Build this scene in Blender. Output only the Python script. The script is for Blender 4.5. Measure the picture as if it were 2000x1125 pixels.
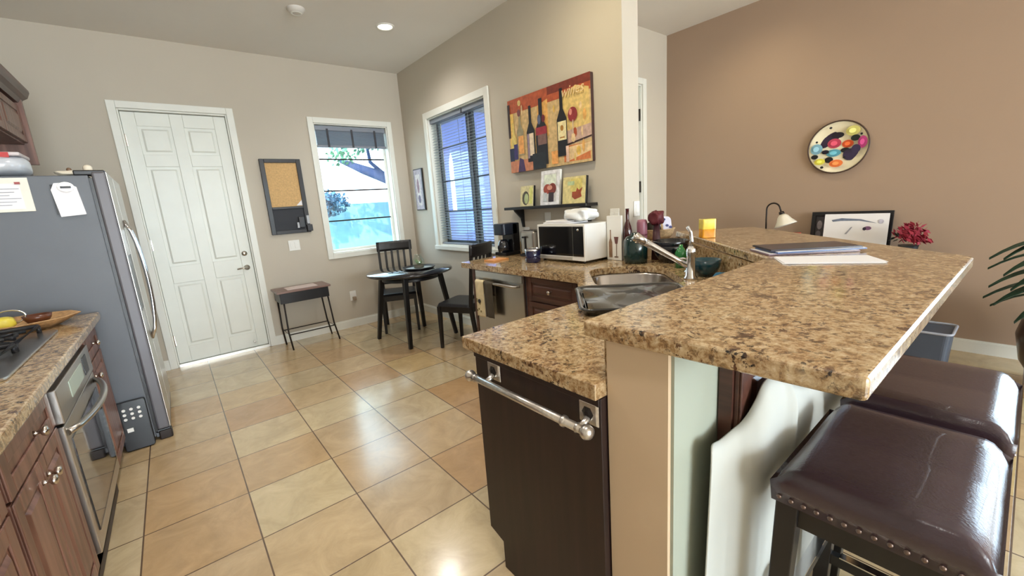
import bpy, bmesh, math, random
from mathutils import Vector, Matrix
R = math.radians
rnd = random.Random(7)
for o in list(bpy.data.objects): bpy.data.objects.remove(o)
SC = bpy.context.scene; COL = SC.collection
# ------------------------------------------------------------------ camera
H = 1.375
def cam_setup():
    yaw, pitch, roll = .6732, .2003, -.0714
    w = Vector((math.sin(yaw)*math.cos(pitch), math.cos(yaw)*math.cos(pitch), -math.sin(pitch)))
    r0 = Vector((math.cos(yaw), -math.sin(yaw), 0)); u0 = r0.cross(w)
    r = r0*math.cos(roll)+u0*math.sin(roll); u = -r0*math.sin(roll)+u0*math.cos(roll)
    cd = bpy.data.cameras.new('camera'); c = bpy.data.objects.new('camera', cd); COL.objects.link(c)
    cd.sensor_width = 36; cd.lens = 816/2000*36; cd.clip_start = .02; cd.clip_end = 200
    m = Matrix((r, u, -w)).transposed().to_4x4(); m.translation = (0, 0, H)
    c.matrix_world = m; SC.camera = c
cam_setup()
# ------------------------------------------------------------------ world, lamps, exposure
SC.view_settings.view_transform = 'Standard'; SC.view_settings.look = 'None'
SC.view_settings.exposure = 0.80; SC.view_settings.gamma = 1; SC.view_settings.use_curve_mapping = False
wd = bpy.data.worlds.new('sky'); SC.world = wd; wd.use_nodes = True
bg = wd.node_tree.nodes['Background']
bg.inputs[0].default_value = (.58, .84, 1.0, 1); bg.inputs[1].default_value = 4.4
def area(name, loc, target, sx, sy, power, col):
    l = bpy.data.lights.new(name, 'AREA'); l.shape = 'RECTANGLE'; l.size = sx; l.size_y = sy
    l.energy = power; l.color = col
    o = bpy.data.objects.new(name, l); COL.objects.link(o); o.location = loc
    o.rotation_euler = (Vector(target)-Vector(loc)).to_track_quat('-Z', 'Y').to_euler(); return o
def spot(name, loc, target, power, col, ang=120, blend=1, rad=.06):
    l = bpy.data.lights.new(name, 'SPOT'); l.energy = power; l.color = col
    l.spot_size = R(ang); l.spot_blend = blend; l.shadow_soft_size = rad
    o = bpy.data.objects.new(name, l); COL.objects.link(o); o.location = loc
    o.rotation_euler = (Vector(target)-Vector(loc)).to_track_quat('-Z', 'Y').to_euler(); return o
sun = bpy.data.lights.new('sun', 'SUN'); sun.energy = 2.6; sun.angle = .02; sun.color = (1, .95, .85)
so = bpy.data.objects.new('sun', sun); COL.objects.link(so); so.rotation_euler = (R(48), 0, R(-35))
# soft fill lamp added behind the photographer; daylight from the living room glass door
area('rear_fill', (.8, -7.25, 1.5), (.8, 3, 2.4), 4.2, 2.7, 400, (.93, .97, 1))
area('living_daylight', (4.80, -1.40, 1.12), (0, -1.40, 1.12), 2.0, 2.1, 36, (.72, .80, 1))
WARM = (1, .87, .58); SOFT = (1, .96, .92)
spot('downlight_dining', (1.891, 3.974, 3.03), (1.891, 3.974, 0), 38, SOFT, 150)
spot('downlight_counter', (1.75, 1.9, 3.03), (2.3, 2.0, 1), 30, WARM, 160)
spot('downlight_kitchen', (.3, 2.4, 3.03), (.3, 2.4, 0), 60, SOFT, 155)
spot('downlight_island', (.4, .5, 3.03), (.4, .5, 0), 34, SOFT, 155)
spot('downlight_living', (3.75, 1.75, 3.03), (4.4, 1.75, .8), 22, WARM, 130)
# ------------------------------------------------------------------ materials
def srgb(c):
    return tuple(((v/255+.055)/1.055)**2.4 if v/255 > .04045 else v/255/12.92 for v in c)
MC = {}
def mk(name, rgb, rough=.5, metal=0, var=.08, scale=6, bump=0, bscale=60, emit=0, coat=0, spec=.5, alpha=1, trans=0):
    if name in MC: return MC[name]
    c = srgb(rgb); m = bpy.data.materials.new(name); m.use_nodes = True; nt = m.node_tree; N = nt.nodes; L = nt.links
    b = N['Principled BSDF']; b.inputs['Roughness'].default_value = rough; b.inputs['Metallic'].default_value = metal
    b.inputs['Coat Weight'].default_value = coat; b.inputs['Specular IOR Level'].default_value = spec
    b.inputs['Alpha'].default_value = alpha; b.inputs['Transmission Weight'].default_value = trans
    tc = N.new('ShaderNodeTexCoord'); nz = N.new('ShaderNodeTexNoise'); nz.inputs['Scale'].default_value = scale
    nz.inputs['Detail'].default_value = 4
    L.new(tc.outputs['Object'], nz.inputs['Vector'])
    cr = N.new('ShaderNodeValToRGB'); cr.color_ramp.elements[0].position = .3; cr.color_ramp.elements[1].position = .7
    cr.color_ramp.elements[0].color = (*[v*(1-var) for v in c], 1); cr.color_ramp.elements[1].color = (*[min(1, v*(1+var)) for v in c], 1)
    L.new(nz.outputs['Fac'], cr.inputs['Fac']); L.new(cr.outputs['Color'], b.inputs['Base Color'])
    if bump:
        n2 = N.new('ShaderNodeTexNoise'); n2.inputs['Scale'].default_value = bscale; n2.inputs['Detail'].default_value = 5
        L.new(tc.outputs['Object'], n2.inputs['Vector'])
        bp = N.new('ShaderNodeBump'); bp.inputs['Strength'].default_value = bump; bp.inputs['Distance'].default_value = .01
        L.new(n2.outputs['Fac'], bp.inputs['Height']); L.new(bp.outputs['Normal'], b.inputs['Normal'])
    if emit:
        b.inputs['Emission Color'].default_value = (*c, 1); b.inputs['Emission Strength'].default_value = emit
    MC[name] = m; return m
def granite(name):
    m = bpy.data.materials.new(name); m.use_nodes = True; nt = m.node_tree; N = nt.nodes; L = nt.links
    b = N['Principled BSDF']; b.inputs['Roughness'].default_value = .16
    b.inputs['Coat Weight'].default_value = .3; b.inputs['Coat Roughness'].default_value = .06
    tc = N.new('ShaderNodeTexCoord')
    def noise(s, d, rg=.6, dist=0):
        n = N.new('ShaderNodeTexNoise'); n.inputs['Scale'].default_value = s; n.inputs['Detail'].default_value = d
        n.inputs['Roughness'].default_value = rg; n.inputs['Distortion'].default_value = dist
        L.new(tc.outputs['Object'], n.inputs['Vector']); return n.outputs['Fac']
    def ramp(f, pts):
        r = N.new('ShaderNodeValToRGB'); e = r.color_ramp.elements
        while len(e) < len(pts): e.new(.5)
        for q, (p, c) in zip(e, pts): q.position = p; q.color = (*srgb(c), 1)
        L.new(f, r.inputs['Fac']); return r.outputs['Color']
    def mix(f, a, c):
        x = N.new('ShaderNodeMix'); x.data_type = 'RGBA'
        if isinstance(f, float): x.inputs[0].default_value = f
        else: L.new(f, x.inputs[0])
        L.new(a, x.inputs[6]); L.new(c, x.inputs[7]); return x.outputs[2]
    base = ramp(noise(52, 6, .72, .3), [(.38, (78, 52, 34)), (.45, (142, 108, 72)), (.52, (176, 152, 118)), (.60, (196, 174, 140)), (.70, (216, 202, 176))])
    warm = ramp(noise(7, 3), [(.35, (180, 146, 102)), (.65, (206, 182, 136))])
    c1 = mix(.28, base, warm)
    mask = ramp(noise(66, 4, .62, .4), [(.545, (0, 0, 0)), (.585, (255, 255, 255))])
    clump = ramp(noise(11, 3, .6, .5), [(.40, (60, 60, 60)), (.62, (255, 255, 255))])
    mm = N.new('ShaderNodeMath'); mm.operation = 'MULTIPLY'; L.new(mask, mm.inputs[0]); L.new(clump, mm.inputs[1])
    dark = ramp(noise(30, 2), [(.42, (26, 19, 17)), (.58, (92, 62, 42))])
    c2 = mix(mm.outputs[0], c1, dark)
    big = ramp(noise(17, 6, .74, .5), [(.585, (0, 0, 0)), (.635, (255, 255, 255))])
    c3 = mix(big, c2, dark)
    L.new(c3, b.inputs['Base Color']); return m
def tiles(name):
    m = bpy.data.materials.new(name); m.use_nodes = True; nt = m.node_tree; N = nt.nodes; L = nt.links
    b = N['Principled BSDF']; b.inputs['Coat Weight'].default_value = .6; b.inputs['Coat Roughness'].default_value = .16
    tc = N.new('ShaderNodeTexCoord'); mp = N.new('ShaderNodeMapping'); T = .4166
    mp.inputs['Location'].default_value = (-.081/T+10, -2.409/T+20, 0); mp.inputs['Scale'].default_value = (1/T, 1/T, 1)
    L.new(tc.outputs['Object'], mp.inputs['Vector'])
    br = N.new('ShaderNodeTexBrick'); br.offset = 0; br.squash = 1
    for k, v in {'Scale': 1, 'Mortar Size': .0085, 'Mortar Smooth': .25, 'Brick Width': 1, 'Row Height': 1, 'Bias': 0}.items(): br.inputs[k].default_value = v
    L.new(mp.outputs[0], br.inputs['Vector'])
    fl = N.new('ShaderNodeVectorMath'); fl.operation = 'FLOOR'; L.new(mp.outputs[0], fl.inputs[0])
    wn = N.new('ShaderNodeTexWhiteNoise'); wn.noise_dimensions = '2D'; L.new(fl.outputs[0], wn.inputs['Vector'])
    r = N.new('ShaderNodeValToRGB'); e = r.color_ramp.elements
    cs = [(0, (202, 180, 144)), (.25, (192, 162, 122)), (.45, (206, 190, 154)), (.7, (198, 180, 148)), (.85, (188, 154, 114)), (1, (208, 186, 138))]
    while len(e) < len(cs): e.new(.5)
    for q, (p, c) in zip(e, cs): q.position = p; q.color = (*srgb(c), 1)
    L.new(wn.outputs['Value'], r.inputs['Fac'])
    nz = N.new('ShaderNodeTexNoise'); nz.inputs['Scale'].default_value = 5; nz.inputs['Detail'].default_value = 8; nz.inputs['Roughness'].default_value = .7
    nz.inputs['Distortion'].default_value = 1.0
    L.new(tc.outputs['Object'], nz.inputs['Vector'])
    r2 = N.new('ShaderNodeValToRGB'); r2.color_ramp.elements[0].position = .3; r2.color_ramp.elements[1].position = .72
    r2.color_ramp.elements[0].color = (.72, .68, .62, 1); r2.color_ramp.elements[1].color = (1.08, 1.06, 1.02, 1)
    L.new(nz.outputs['Fac'], r2.inputs['Fac'])
    mx = N.new('ShaderNodeMix'); mx.data_type = 'RGBA'; mx.blend_type = 'MULTIPLY'; mx.inputs[0].default_value = .9
    L.new(r.outputs[0], mx.inputs[6]); L.new(r2.outputs[0], mx.inputs[7])
    g = N.new('ShaderNodeMix'); g.data_type = 'RGBA'; L.new(br.outputs['Fac'], g.inputs[0]); L.new(mx.outputs[2], g.inputs[6])
    g.inputs[7].default_value = (*srgb((96, 76, 58)), 1); L.new(g.outputs[2], b.inputs['Base Color'])
    rr = N.new('ShaderNodeMapRange'); rr.inputs[3].default_value = .16; rr.inputs[4].default_value = .30
    L.new(nz.outputs['Fac'], rr.inputs[0]); L.new(rr.outputs[0], b.inputs['Roughness'])
    bp = N.new('ShaderNodeBump'); bp.inputs['Strength'].default_value = .25; bp.inputs['Distance'].default_value = .004; bp.invert = True
    L.new(br.outputs['Fac'], bp.inputs['Height']); L.new(bp.outputs['Normal'], b.inputs['Normal'])
    return m
def woodmat(name, c1, c2, rough=.35, axis='Z', sc=3, coat=.1):
    m = bpy.data.materials.new(name); m.use_nodes = True; nt = m.node_tree; N = nt.nodes; L = nt.links
    b = N['Principled BSDF']; b.inputs['Roughness'].default_value = rough; b.inputs['Coat Weight'].default_value = coat
    tc = N.new('ShaderNodeTexCoord'); mp = N.new('ShaderNodeMapping')
    s = {'X': (1, 14, 14), 'Y': (14, 1, 14), 'Z': (14, 14, 1)}[axis]; mp.inputs['Scale'].default_value = tuple(v*sc/3 for v in s)
    L.new(tc.outputs['Object'], mp.inputs['Vector'])
    nz = N.new('ShaderNodeTexNoise'); nz.inputs['Scale'].default_value = 2.2; nz.inputs['Detail'].default_value = 6; L.new(mp.outputs[0], nz.inputs['Vector'])
    r = N.new('ShaderNodeValToRGB'); r.color_ramp.elements[0].position = .35; r.color_ramp.elements[1].position = .68
    r.color_ramp.elements[0].color = (*srgb(c1), 1); r.color_ramp.elements[1].color = (*srgb(c2), 1)
    L.new(nz.outputs['Fac'], r.inputs['Fac']); L.new(r.outputs[0], b.inputs['Base Color']); return m
def pane_mat(name, tint=(1, 1, 1), gl=.07):
    m = bpy.data.materials.new(name); m.use_nodes = True; nt = m.node_tree; N = nt.nodes; L = nt.links
    N.remove(N['Principled BSDF']); t = N.new('ShaderNodeBsdfTransparent'); t.inputs[0].default_value = (*tint, 1)
    g = N.new('ShaderNodeBsdfGlossy'); g.inputs['Roughness'].default_value = .03
    x = N.new('ShaderNodeMixShader'); x.inputs[0].default_value = gl
    L.new(t.outputs[0], x.inputs[1]); L.new(g.outputs[0], x.inputs[2]); L.new(x.outputs[0], N['Material Output'].inputs[0]); return m
PAINT = mk('taupe_wall_paint', (196, 187, 172), .85, var=.015, scale=2, bump=.04, bscale=90)
TAN = mk('tan_wall_paint', (164, 140, 120), .85, var=.015, scale=2, bump=.04, bscale=90)
PALE = mk('knee_wall_daylight_wash', (158, 164, 150), .8, var=.02, scale=2)  # wall washed out by daylight, put into the colour
CEIL = mk('ceiling_paint', (230, 225, 218), .9, var=.015, scale=2, bump=.05, bscale=120)
WHITE = mk('white_trim_paint', (230, 230, 222), .4, var=.02)
DOORW = mk('white_door_paint', (228, 230, 222), .38, var=.02)
GRAN = granite('brown_granite'); TILE = tiles('beige_stone_tile')
CAB = woodmat('reddish_brown_cabinet_wood', (92, 60, 48), (140, 100, 84), .38)
ESP = woodmat('espresso_cabinet_wood', (30, 15, 12), (44, 25, 21), .5, coat=0)
ESP2 = woodmat('brown_drawer_wood', (64, 38, 30), (92, 58, 46), .38, 'Y')
BLK = woodmat('black_stained_wood', (10, 9, 12), (20, 17, 20), .4, coat=.1)
LEATH = mk('dark_brown_leather', (60, 46, 54), .27, var=.15, scale=5, bump=.12, bscale=180, coat=.25)
LBLK = mk('black_vinyl', (24, 24, 30), .35, var=.1)
SS = mk('brushed_stainless_steel', (186, 182, 176), .28, 1, var=.06, scale=3)
SSD = mk('grey_fridge_side_paint', (98, 102, 108), .5, .1, var=.03)
CHR = mk('polished_chrome', (225, 225, 228), .12, 1, var=.02)
NICK = mk('satin_nickel', (200, 192, 182), .25, 1, var=.05)
BLKP = mk('black_plastic', (18, 18, 22), .3, var=.1)
DKM = mk('dark_bronze_metal', (46, 40, 38), .4, .6, var=.1)
IRON = mk('black_cast_iron', (22, 22, 26), .45, .3, var=.15)
GLSB = mk('black_glass', (12, 12, 16), .06, 0, var=.05, coat=.5)
WPL = mk('white_plastic', (232, 230, 224), .3, var=.02)
PAPER = mk('white_paper', (236, 234, 236), .6, var=.02)
PANE = pane_mat('window_glass')
# ------------------------------------------------------------------ mesh helpers
class MB:
    def __init__(s): s.bm = bmesh.new(); s.mats = []; s.mi = 0; s.M = Matrix.Identity(4)
    def use(s, m):
        if m not in s.mats: s.mats.append(m)
        s.mi = s.mats.index(m); return s
    def frame(s, o=(0, 0, 0), u=(1, 0, 0), v=(0, 1, 0), n=None):
        u = Vector(u).normalized(); v = Vector(v).normalized(); n = Vector(n).normalized() if n else u.cross(v)
        m = Matrix((u, v, n)).transposed().to_4x4(); m.translation = o; s.M = m; return s
    def _v(s, p): return s.bm.verts.new(s.M @ Vector(p))
    def _f(s, vs, smooth=False):
        try: f = s.bm.faces.new(vs)
        except ValueError: return None
        f.material_index = s.mi; f.smooth = smooth; return f
    def box(s, x0, x1, y0, y1, z0, z1, tx=0, ty=0):
        "box; tx, ty shrink the top inwards"
        a = [s._v(p) for p in ((x0, y0, z0), (x1, y0, z0), (x1, y1, z0), (x0, y1, z0), (x0+tx, y0+ty, z1), (x1-tx, y0+ty, z1), (x1-tx, y1-ty, z1), (x0+tx, y1-ty, z1))]
        for q in ((3, 2, 1, 0), (4, 5, 6, 7), (0, 1, 5, 4), (1, 2, 6, 5), (2, 3, 7, 6), (3, 0, 4, 7)): s._f([a[i] for i in q])
        return s
    def bar(s, p, q, w, t, up=(0, 0, 1), w2=None, t2=None):
        p = Vector(p); q = Vector(q); d = (q-p).normalized(); up = Vector(up)
        if abs(d.dot(up)) > .98: up = Vector((0, 1, 0))
        x = d.cross(up).normalized(); y = x.cross(d).normalized(); w2 = w if w2 is None else w2; t2 = t if t2 is None else t2
        A = [s._v(p+x*a*w/2+y*b*t/2) for a, b in ((-1, -1), (1, -1), (1, 1), (-1, 1))]
        B = [s._v(q+x*a*w2/2+y*b*t2/2) for a, b in ((-1, -1), (1, -1), (1, 1), (-1, 1))]
        s._f(A[::-1]); s._f(B)
        for i in range(4): s._f([A[i], A[(i+1) % 4], B[(i+1) % 4], B[i]])
        return s
    def prism(s, poly, z0, z1, top=None):
        top = top or poly
        a = [s._v((x, y, z0)) for x, y in poly]; b = [s._v((x, y, z1)) for x, y in top]
        s._f(a[::-1]); s._f(b); n = len(poly)
        for i in range(n): s._f([a[i], a[(i+1) % n], b[(i+1) % n], b[i]])
        return s
    def tube(s, pts, r, seg=10, cap=True, closed=False):
        pts = [Vector(p) for p in pts]; n = len(pts); rs = r if isinstance(r, (list, tuple)) else [r]*n
        rings = []; prev = None
        for i, p in enumerate(pts):
            if closed: d = pts[(i+1) % n]-pts[i-1]
            else: d = pts[min(i+1, n-1)]-pts[max(i-1, 0)]
            d.normalize()
            if prev is None:
                a = Vector((0, 0, 1)) if abs(d.z) < .9 else Vector((1, 0, 0)); x = d.cross(a).normalized()
            else: x = (prev-d*prev.dot(d)).normalized()
            prev = x; y = d.cross(x)
            rings.append([s._v(p+(x*math.cos(t)+y*math.sin(t))*rs[i]) for t in [2*math.pi*k/seg for k in range(seg)]])
        for i in range(n-1+(1 if closed else 0)):
            A = rings[i]; B = rings[(i+1) % n]
            for k in range(seg): s._f([A[k], A[(k+1) % seg], B[(k+1) % seg], B[k]], True)
        if cap and not closed: s._f(rings[0][::-1]); s._f(rings[-1])
        return s
    def lathe(s, prof, c=(0, 0, 0), seg=28, axis=(0, 0, 1), sx=1, sy=1):
        "prof: list of (r, h)"
        ax = Vector(axis).normalized(); a = Vector((1, 0, 0)) if abs(ax.x) < .9 else Vector((0, 1, 0))
        x = (a-ax*a.dot(ax)).normalized(); y = ax.cross(x); c = Vector(c); rings = []
        for r, h in prof:
            if r < 1e-5: rings.append([s._v(c+ax*h)])
            else: rings.append([s._v(c+ax*h+x*r*sx*math.cos(t)+y*r*sy*math.sin(t)) for t in [2*math.pi*k/seg for k in range(seg)]])
        for A, B in zip(rings, rings[1:]):
            for k in range(seg):
                if len(A) == 1 and len(B) == 1: continue
                if len(A) == 1: s._f([A[0], B[(k+1) % seg], B[k]], True)
                elif len(B) == 1: s._f([A[k], A[(k+1) % seg], B[0]], True)
                else: s._f([A[k], A[(k+1) % seg], B[(k+1) % seg], B[k]], True)
        return s
    def ball(s, c, r, seg=14, sz=1):
        n = seg//2
        return s.lathe([(max(0, r*math.sin(math.pi*i/n)) if 0 < i < n else 0, -r*sz*math.cos(math.pi*i/n)) for i in range(n+1)], c, seg)
    def surf(s, fn, nu, nv, smooth=True):
        g = [[s._v(fn(i/nu, j/nv)) for j in range(nv+1)] for i in range(nu+1)]
        for i in range(nu):
            for j in range(nv): s._f([g[i][j], g[i+1][j], g[i+1][j+1], g[i][j+1]], smooth)
        return s
    def build(s, name, mat=None, parent=None, bevel=0, solid=0, sub=0, bseg=2, smooth=False, local=False):
        if parent is not None and not local:
            s.bm.transform(world_inv(parent))
        bmesh.ops.recalc_face_normals(s.bm, faces=s.bm.faces)
        me = bpy.data.meshes.new(name); s.bm.to_mesh(me); s.bm.free()
        if smooth:
            for p in me.polygons: p.use_smooth = True
        for m in (s.mats or [mat]): me.materials.append(m)
        o = bpy.data.objects.new(name, me); COL.objects.link(o)
        if parent is not None: o.parent = parent
        if solid: q = o.modifiers.new('s', 'SOLIDIFY'); q.thickness = solid; q.offset = 0
        if bevel: q = o.modifiers.new('b', 'BEVEL'); q.width = bevel; q.segments = bseg; q.limit_method = 'ANGLE'; q.angle_limit = R(40)
        if sub: q = o.modifiers.new('u', 'SUBSURF'); q.levels = sub; q.render_levels = sub
        return o
def world_inv(o):
    m = Matrix.Identity(4)
    while o is not None:
        m = (Matrix.Translation(o.location) @ o.rotation_euler.to_matrix().to_4x4()) @ m; o = o.parent
    return m.inverted()
def tag(o, label=None, cat=None, group=None, kind=None):
    if label: o['label'] = label
    if cat: o['category'] = cat
    if group: o['group'] = group
    if kind: o['kind'] = kind
    return o
def thing(name, label, cat, loc=(0, 0, 0), rz=0, group=None):
    o = bpy.data.objects.new(name, None); COL.objects.link(o); o.location = loc; o.rotation_euler = (0, 0, rz)
    o.empty_display_size = .1
    return tag(o, label, cat, group)
def struct(o, label=None): o['kind'] = 'structure'; return tag(o, label) if label else o
def copy_tree(o, parent=None):
    c = o.copy(); COL.objects.link(c); c.parent = parent
    for ch in [x for x in bpy.data.objects if x.parent == o]: copy_tree(ch, c)
    return c
def ellipse(cx, cy, rx, ry, n=20, a0=0): return [(cx+rx*math.cos(a0+2*math.pi*k/n), cy+ry*math.sin(a0+2*math.pi*k/n)) for k in range(n)]
def rrect(x0, x1, y0, y1, r, n=5):
    out = []
    for cx, cy, a in ((x1-r, y1-r, 0), (x0+r, y1-r, 90), (x0+r, y0+r, 180), (x1-r, y0+r, 270)):
        for k in range(n+1): t = R(a+90*k/n); out.append((cx+r*math.cos(t), cy+r*math.sin(t)))
    return out
# ------------------------------------------------------------------ room shell
XW, YW, ZC = 2.56, 5.21, 3.053     # window wall, back wall, ceiling
XL, XT, YR, YF = -1.07, 4.62, 2.75, -7.0
XO = 2.74                          # outer face of window wall
struct(MB().box(XL-.15, XT+.15, YF-.15, YW+.2, -.12, 0).build('floor', TILE), 'beige and tan square stone tile floor with dark grout')
struct(MB().box(XL-.15, XT+.15, YF-.15, YW+.2, ZC, ZC+.12).build('ceiling', CEIL), 'flat taupe painted ceiling')
def wall_with_hole(mb, a0, a1, z0, z1, holes, put):
    "holes: list of (a0,a1,z0,z1); put(a0,a1,z0,z1) adds a box"
    xs = a0
    for h in sorted(holes):
        put(xs, h[0], z0, z1); put(h[0], h[1], z0, h[2]); put(h[0], h[1], h[3], z1); xs = h[1]
    put(xs, a1, z0, z1)
W1 = (1.47, 2.335, .93, 2.41)      # opening of the window in the back wall (x0,x1,z0,z1)
D1 = (-.16, .66, 0, 2.44)
m = MB(); wall_with_hole(m, XL, XO, 0, ZC, [D1, W1], lambda a, b, c, d: m.box(a, b, YW, YW+.18, c, d) if d > c else None)
struct(m.build('wall_back', PAINT), 'taupe back wall holding the white door')
W2 = (3.42, 4.57, .93, 2.395)      # opening in the right wall (y0,y1,z0,z1)
m = MB(); wall_with_hole(m, 1.85, YW, 0, ZC, [W2], lambda a, b, c, d: m.box(XW, XO, a, b, c, d))
struct(m.build('wall_right', PAINT), 'kitchen side wall with blinds window and wine art')
struct(MB().box(XL-.15, XL, YF, YW, 0, ZC).build('wall_left', PAINT), 'wall behind the range and fridge')
m = MB(); wall_with_hole(m, YF, YR+.15, 0, ZC, [(-2.40, -.40, .0, 2.18)], lambda a, b, c, d: m.box(XT, XT+.15, a, b, c, d) if d > c else None)
struct(m.build('wall_living', TAN), 'brownish tan accent wall of the living room')
D2 = (3.40, 4.14, 0, 2.50)
m = MB(); wall_with_hole(m, XO, XT, 0, ZC, [D2], lambda a, b, c, d: m.box(a, b, YR, YR+.15, c, d) if d > c else None)
struct(m.build('wall_hall', PAINT), 'short wall with a white door beside the tan wall')
m = MB(); wall_with_hole(m, XL, XT, 0, ZC, [(-.95, 3.1, .0, 2.75)], lambda a, b, c, d: m.box(a, b, YF-.15, YF, c, d) if d > c else None)  # unseen opening, added so the fill lamp outside can shine in
struct(m.build('wall_front', PAINT))
for nm_, (a, b, c, d, e, f), lab in (('window_3', (XT+.06, XT+.066, -2.40, -.40, .02, 2.18), 'glazed patio opening in the tan wall'), ('fill_opening', (-.95, 3.1, YF-.09, YF-.084, .02, 2.75), 'wide glazed opening added behind the photographer for the fill lamp')):
    w_ = struct(thing(nm_, lab, None, ((a+b)/2, (c+d)/2, 0))); MB().box(a, b, c, d, e, f).build('pane', PANE, w_)
    m = MB(); ax_ = b-a > d-c
    for q in (0, .333, .667, 1):
        if ax_: x_ = a+.03+(b-a-.06)*q; m.box(x_-.03, x_+.03, c-.02, d+.02, e, f)
        else: y_ = c+.03+(d-c-.06)*q; m.box(a-.02, b+.02, y_-.03, y_+.03, e, f)
    m.build('window_frame', WHITE, w_)
# baseboards
def base(name, pts, n, lab=None):
    m = MB()
    for (p, q) in pts:
        p = Vector((*p, 0)); q = Vector((*q, 0)); u = (q-p).normalized(); L_ = (q-p).length
        m.frame(p, u, (0, 0, 1), n).box(0, L_, 0, .085, 0, .014).box(0, L_, .085, .10, 0, .008)
    return struct(m.build(name, WHITE), lab)
base('baseboard_back', [((.72, YW), (XW, YW)), ((XL, YW), (-.22, YW))], (0, -1, 0), 'white baseboard under the back wall')
base('baseboard_right', [((XW, 2.9), (XW, YW))], (-1, 0, 0), 'white baseboard below the blinds window')
base('baseboard_living', [((XT, YF), (XT, -2.48)), ((XT, -.32), (XT, YR))], (-1, 0, 0), 'white baseboard along the tan wall')
base('baseboard_hall', [((XO, YR), (3.34, YR)), ((4.20, YR), (XT, YR))], (0, -1, 0))
m = MB()
for a, b, c, d in ((-2.48, -2.40, .02, 2.25), (-.40, -.32, .02, 2.25), (-2.40, -.40, 2.18, 2.25)): m.box(XT-.02, XT, a, b, c, d)
struct(m.build('trim_2', WHITE), 'white casing of the living room glass door')
# doors
def six_panel(mb, w, h, t, panels):
    "door slab in local frame u,v,n (n towards the viewer) with raised panels inside sunk fields"
    xs = sorted({0, w} | {p[0] for p in panels} | {p[1] for p in panels})
    mb.box(0, w, 0, h, -t, -.012)
    # stiles and rails
    rows = sorted({(p[2], p[3]) for p in panels}); z = 0
    cols = sorted({(p[0], p[1]) for p in panels})
    x = 0
    for c0, c1 in cols: mb.box(x, c0, 0, h, -.012, 0); x = c1
    mb.box(x, w, 0, h, -.012, 0)
    for c0, c1 in cols:
        z = 0
        for r0, r1 in rows: mb.box(c0, c1, z, r0, -.012, 0); z = r1
        mb.box(c0, c1, z, h, -.012, 0)
    for a, b, c, d in panels:
        mb.box(a+.022, b-.022, c+.022, d-.022, -.012, -.001, .016, .016)
d1 = struct(thing('door_1', 'white six panel door in the back wall', None, (-.15, YW, 0)))
m = MB().frame((-.145, YW+.03, .03), (1, 0, 0), (0, 0, 1), (0, -1, 0))
P = []
for (z0, z1) in ((.16, .80), (.97, 1.91), (2.02, 2.27)):
    P += [(.10, .345, z0, z1), (.445, .69, z0, z1)]
six_panel(m, .79, 2.39, .04, P); m.build('door_slab', DOORW, d1, bevel=.004)
m = MB()
for (a, b, c, d) in ((-.22, -.16, 0, 2.50), (.66, .72, 0, 2.50), (-.16, .66, 2.44, 2.50)):
    m.box(a, b, YW-.018, YW, c, d)
for (a, b, c, d) in ((-.16, -.147, 0, 2.44), (.647, .66, 0, 2.44), (-.147, .647, 2.425, 2.44)): m.box(a, b, YW, YW+.17, c, d)
for (a, b, c, d) in ((-.159, -.115, 0, 2.439), (.615, .659, 0, 2.439), (-.159, .659, 2.39, 2.439)): m.box(a, b, YW+.075, YW+.10, c, d)
m.build('door_casing', WHITE, d1, bevel=.004)
MB().box(-.147, .647, YW+.0, YW+.15, 0, .028).build('threshold', mk('aluminium_sill', (200, 198, 190), .3, .8), d1)
for z in (.27, 1.22, 2.17):
    MB().box(-.156, -.135, YW+.018, YW+.03, z-.05, z+.05).lathe([(.008, -.055), (.008, .055)], (-.148, YW+.015, z), 10).build('hinge', NICK, d1)
m = MB().lathe([(.0, .0), (.028, 0), (.028, -.008), (.012, -.014), (.012, -.05), (0, -.05)], (.585, YW+.03, .90), 20, (0, 1, 0))
m.tube([(.585, YW-.02, .90), (.55, YW-.024, .902), (.49, YW-.02, .896)], [.011, .009, .007]); m.build('door_handle', NICK, d1)
MB().lathe([(0, 0), (.026, 0), (.026, -.012), (.012, -.016), (0, -.02)], (.585, YW+.03, 1.05), 20, (0, 1, 0)).build('deadbolt', NICK, d1)
MB().lathe([(0, 0), (.014, 0), (.014, -.03), (0, -.034)], (.52, YW+.03, .09), 14, (0, 1, 0)).build('door_stop', WPL, d1)
d2 = struct(thing('door_2', 'white door in the hall beyond the kitchen wall end', None, (4.1, YR, 0)))
m = MB().frame((3.42, YR+.03, .01), (1, 0, 0), (0, 0, 1), (0, -1, 0))
six_panel(m, .70, 2.46, .04, [(a, b, c, d) for a, b in ((.09, .31), (.39, .61)) for c, d in ((.16, .8), (.97, 1.91), (2.02, 2.28))]); m.build('door_slab', DOORW, d2, bevel=.004)
m = MB()
for (a, b, c, d) in ((3.34, 3.40, 0, 2.56), (4.14, 4.20, 0, 2.56), (3.40, 4.14, 2.50, 2.56)): m.box(a, b, YR-.018, YR, c, d)
for (a, b, c, d) in ((3.40, 3.415, 0, 2.5), (4.125, 4.14, 0, 2.5), (3.415, 4.125, 2.485, 2.5)): m.box(a, b, YR, YR+.14, c, d)
m.build('door_casing', WHITE, d2, bevel=.004)
for z in (.3, 1.45, 2.2): MB().box(4.11, 4.135, YR+.012, YR+.03, z-.06, z+.06).build('hinge', DKM, d2)
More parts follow.
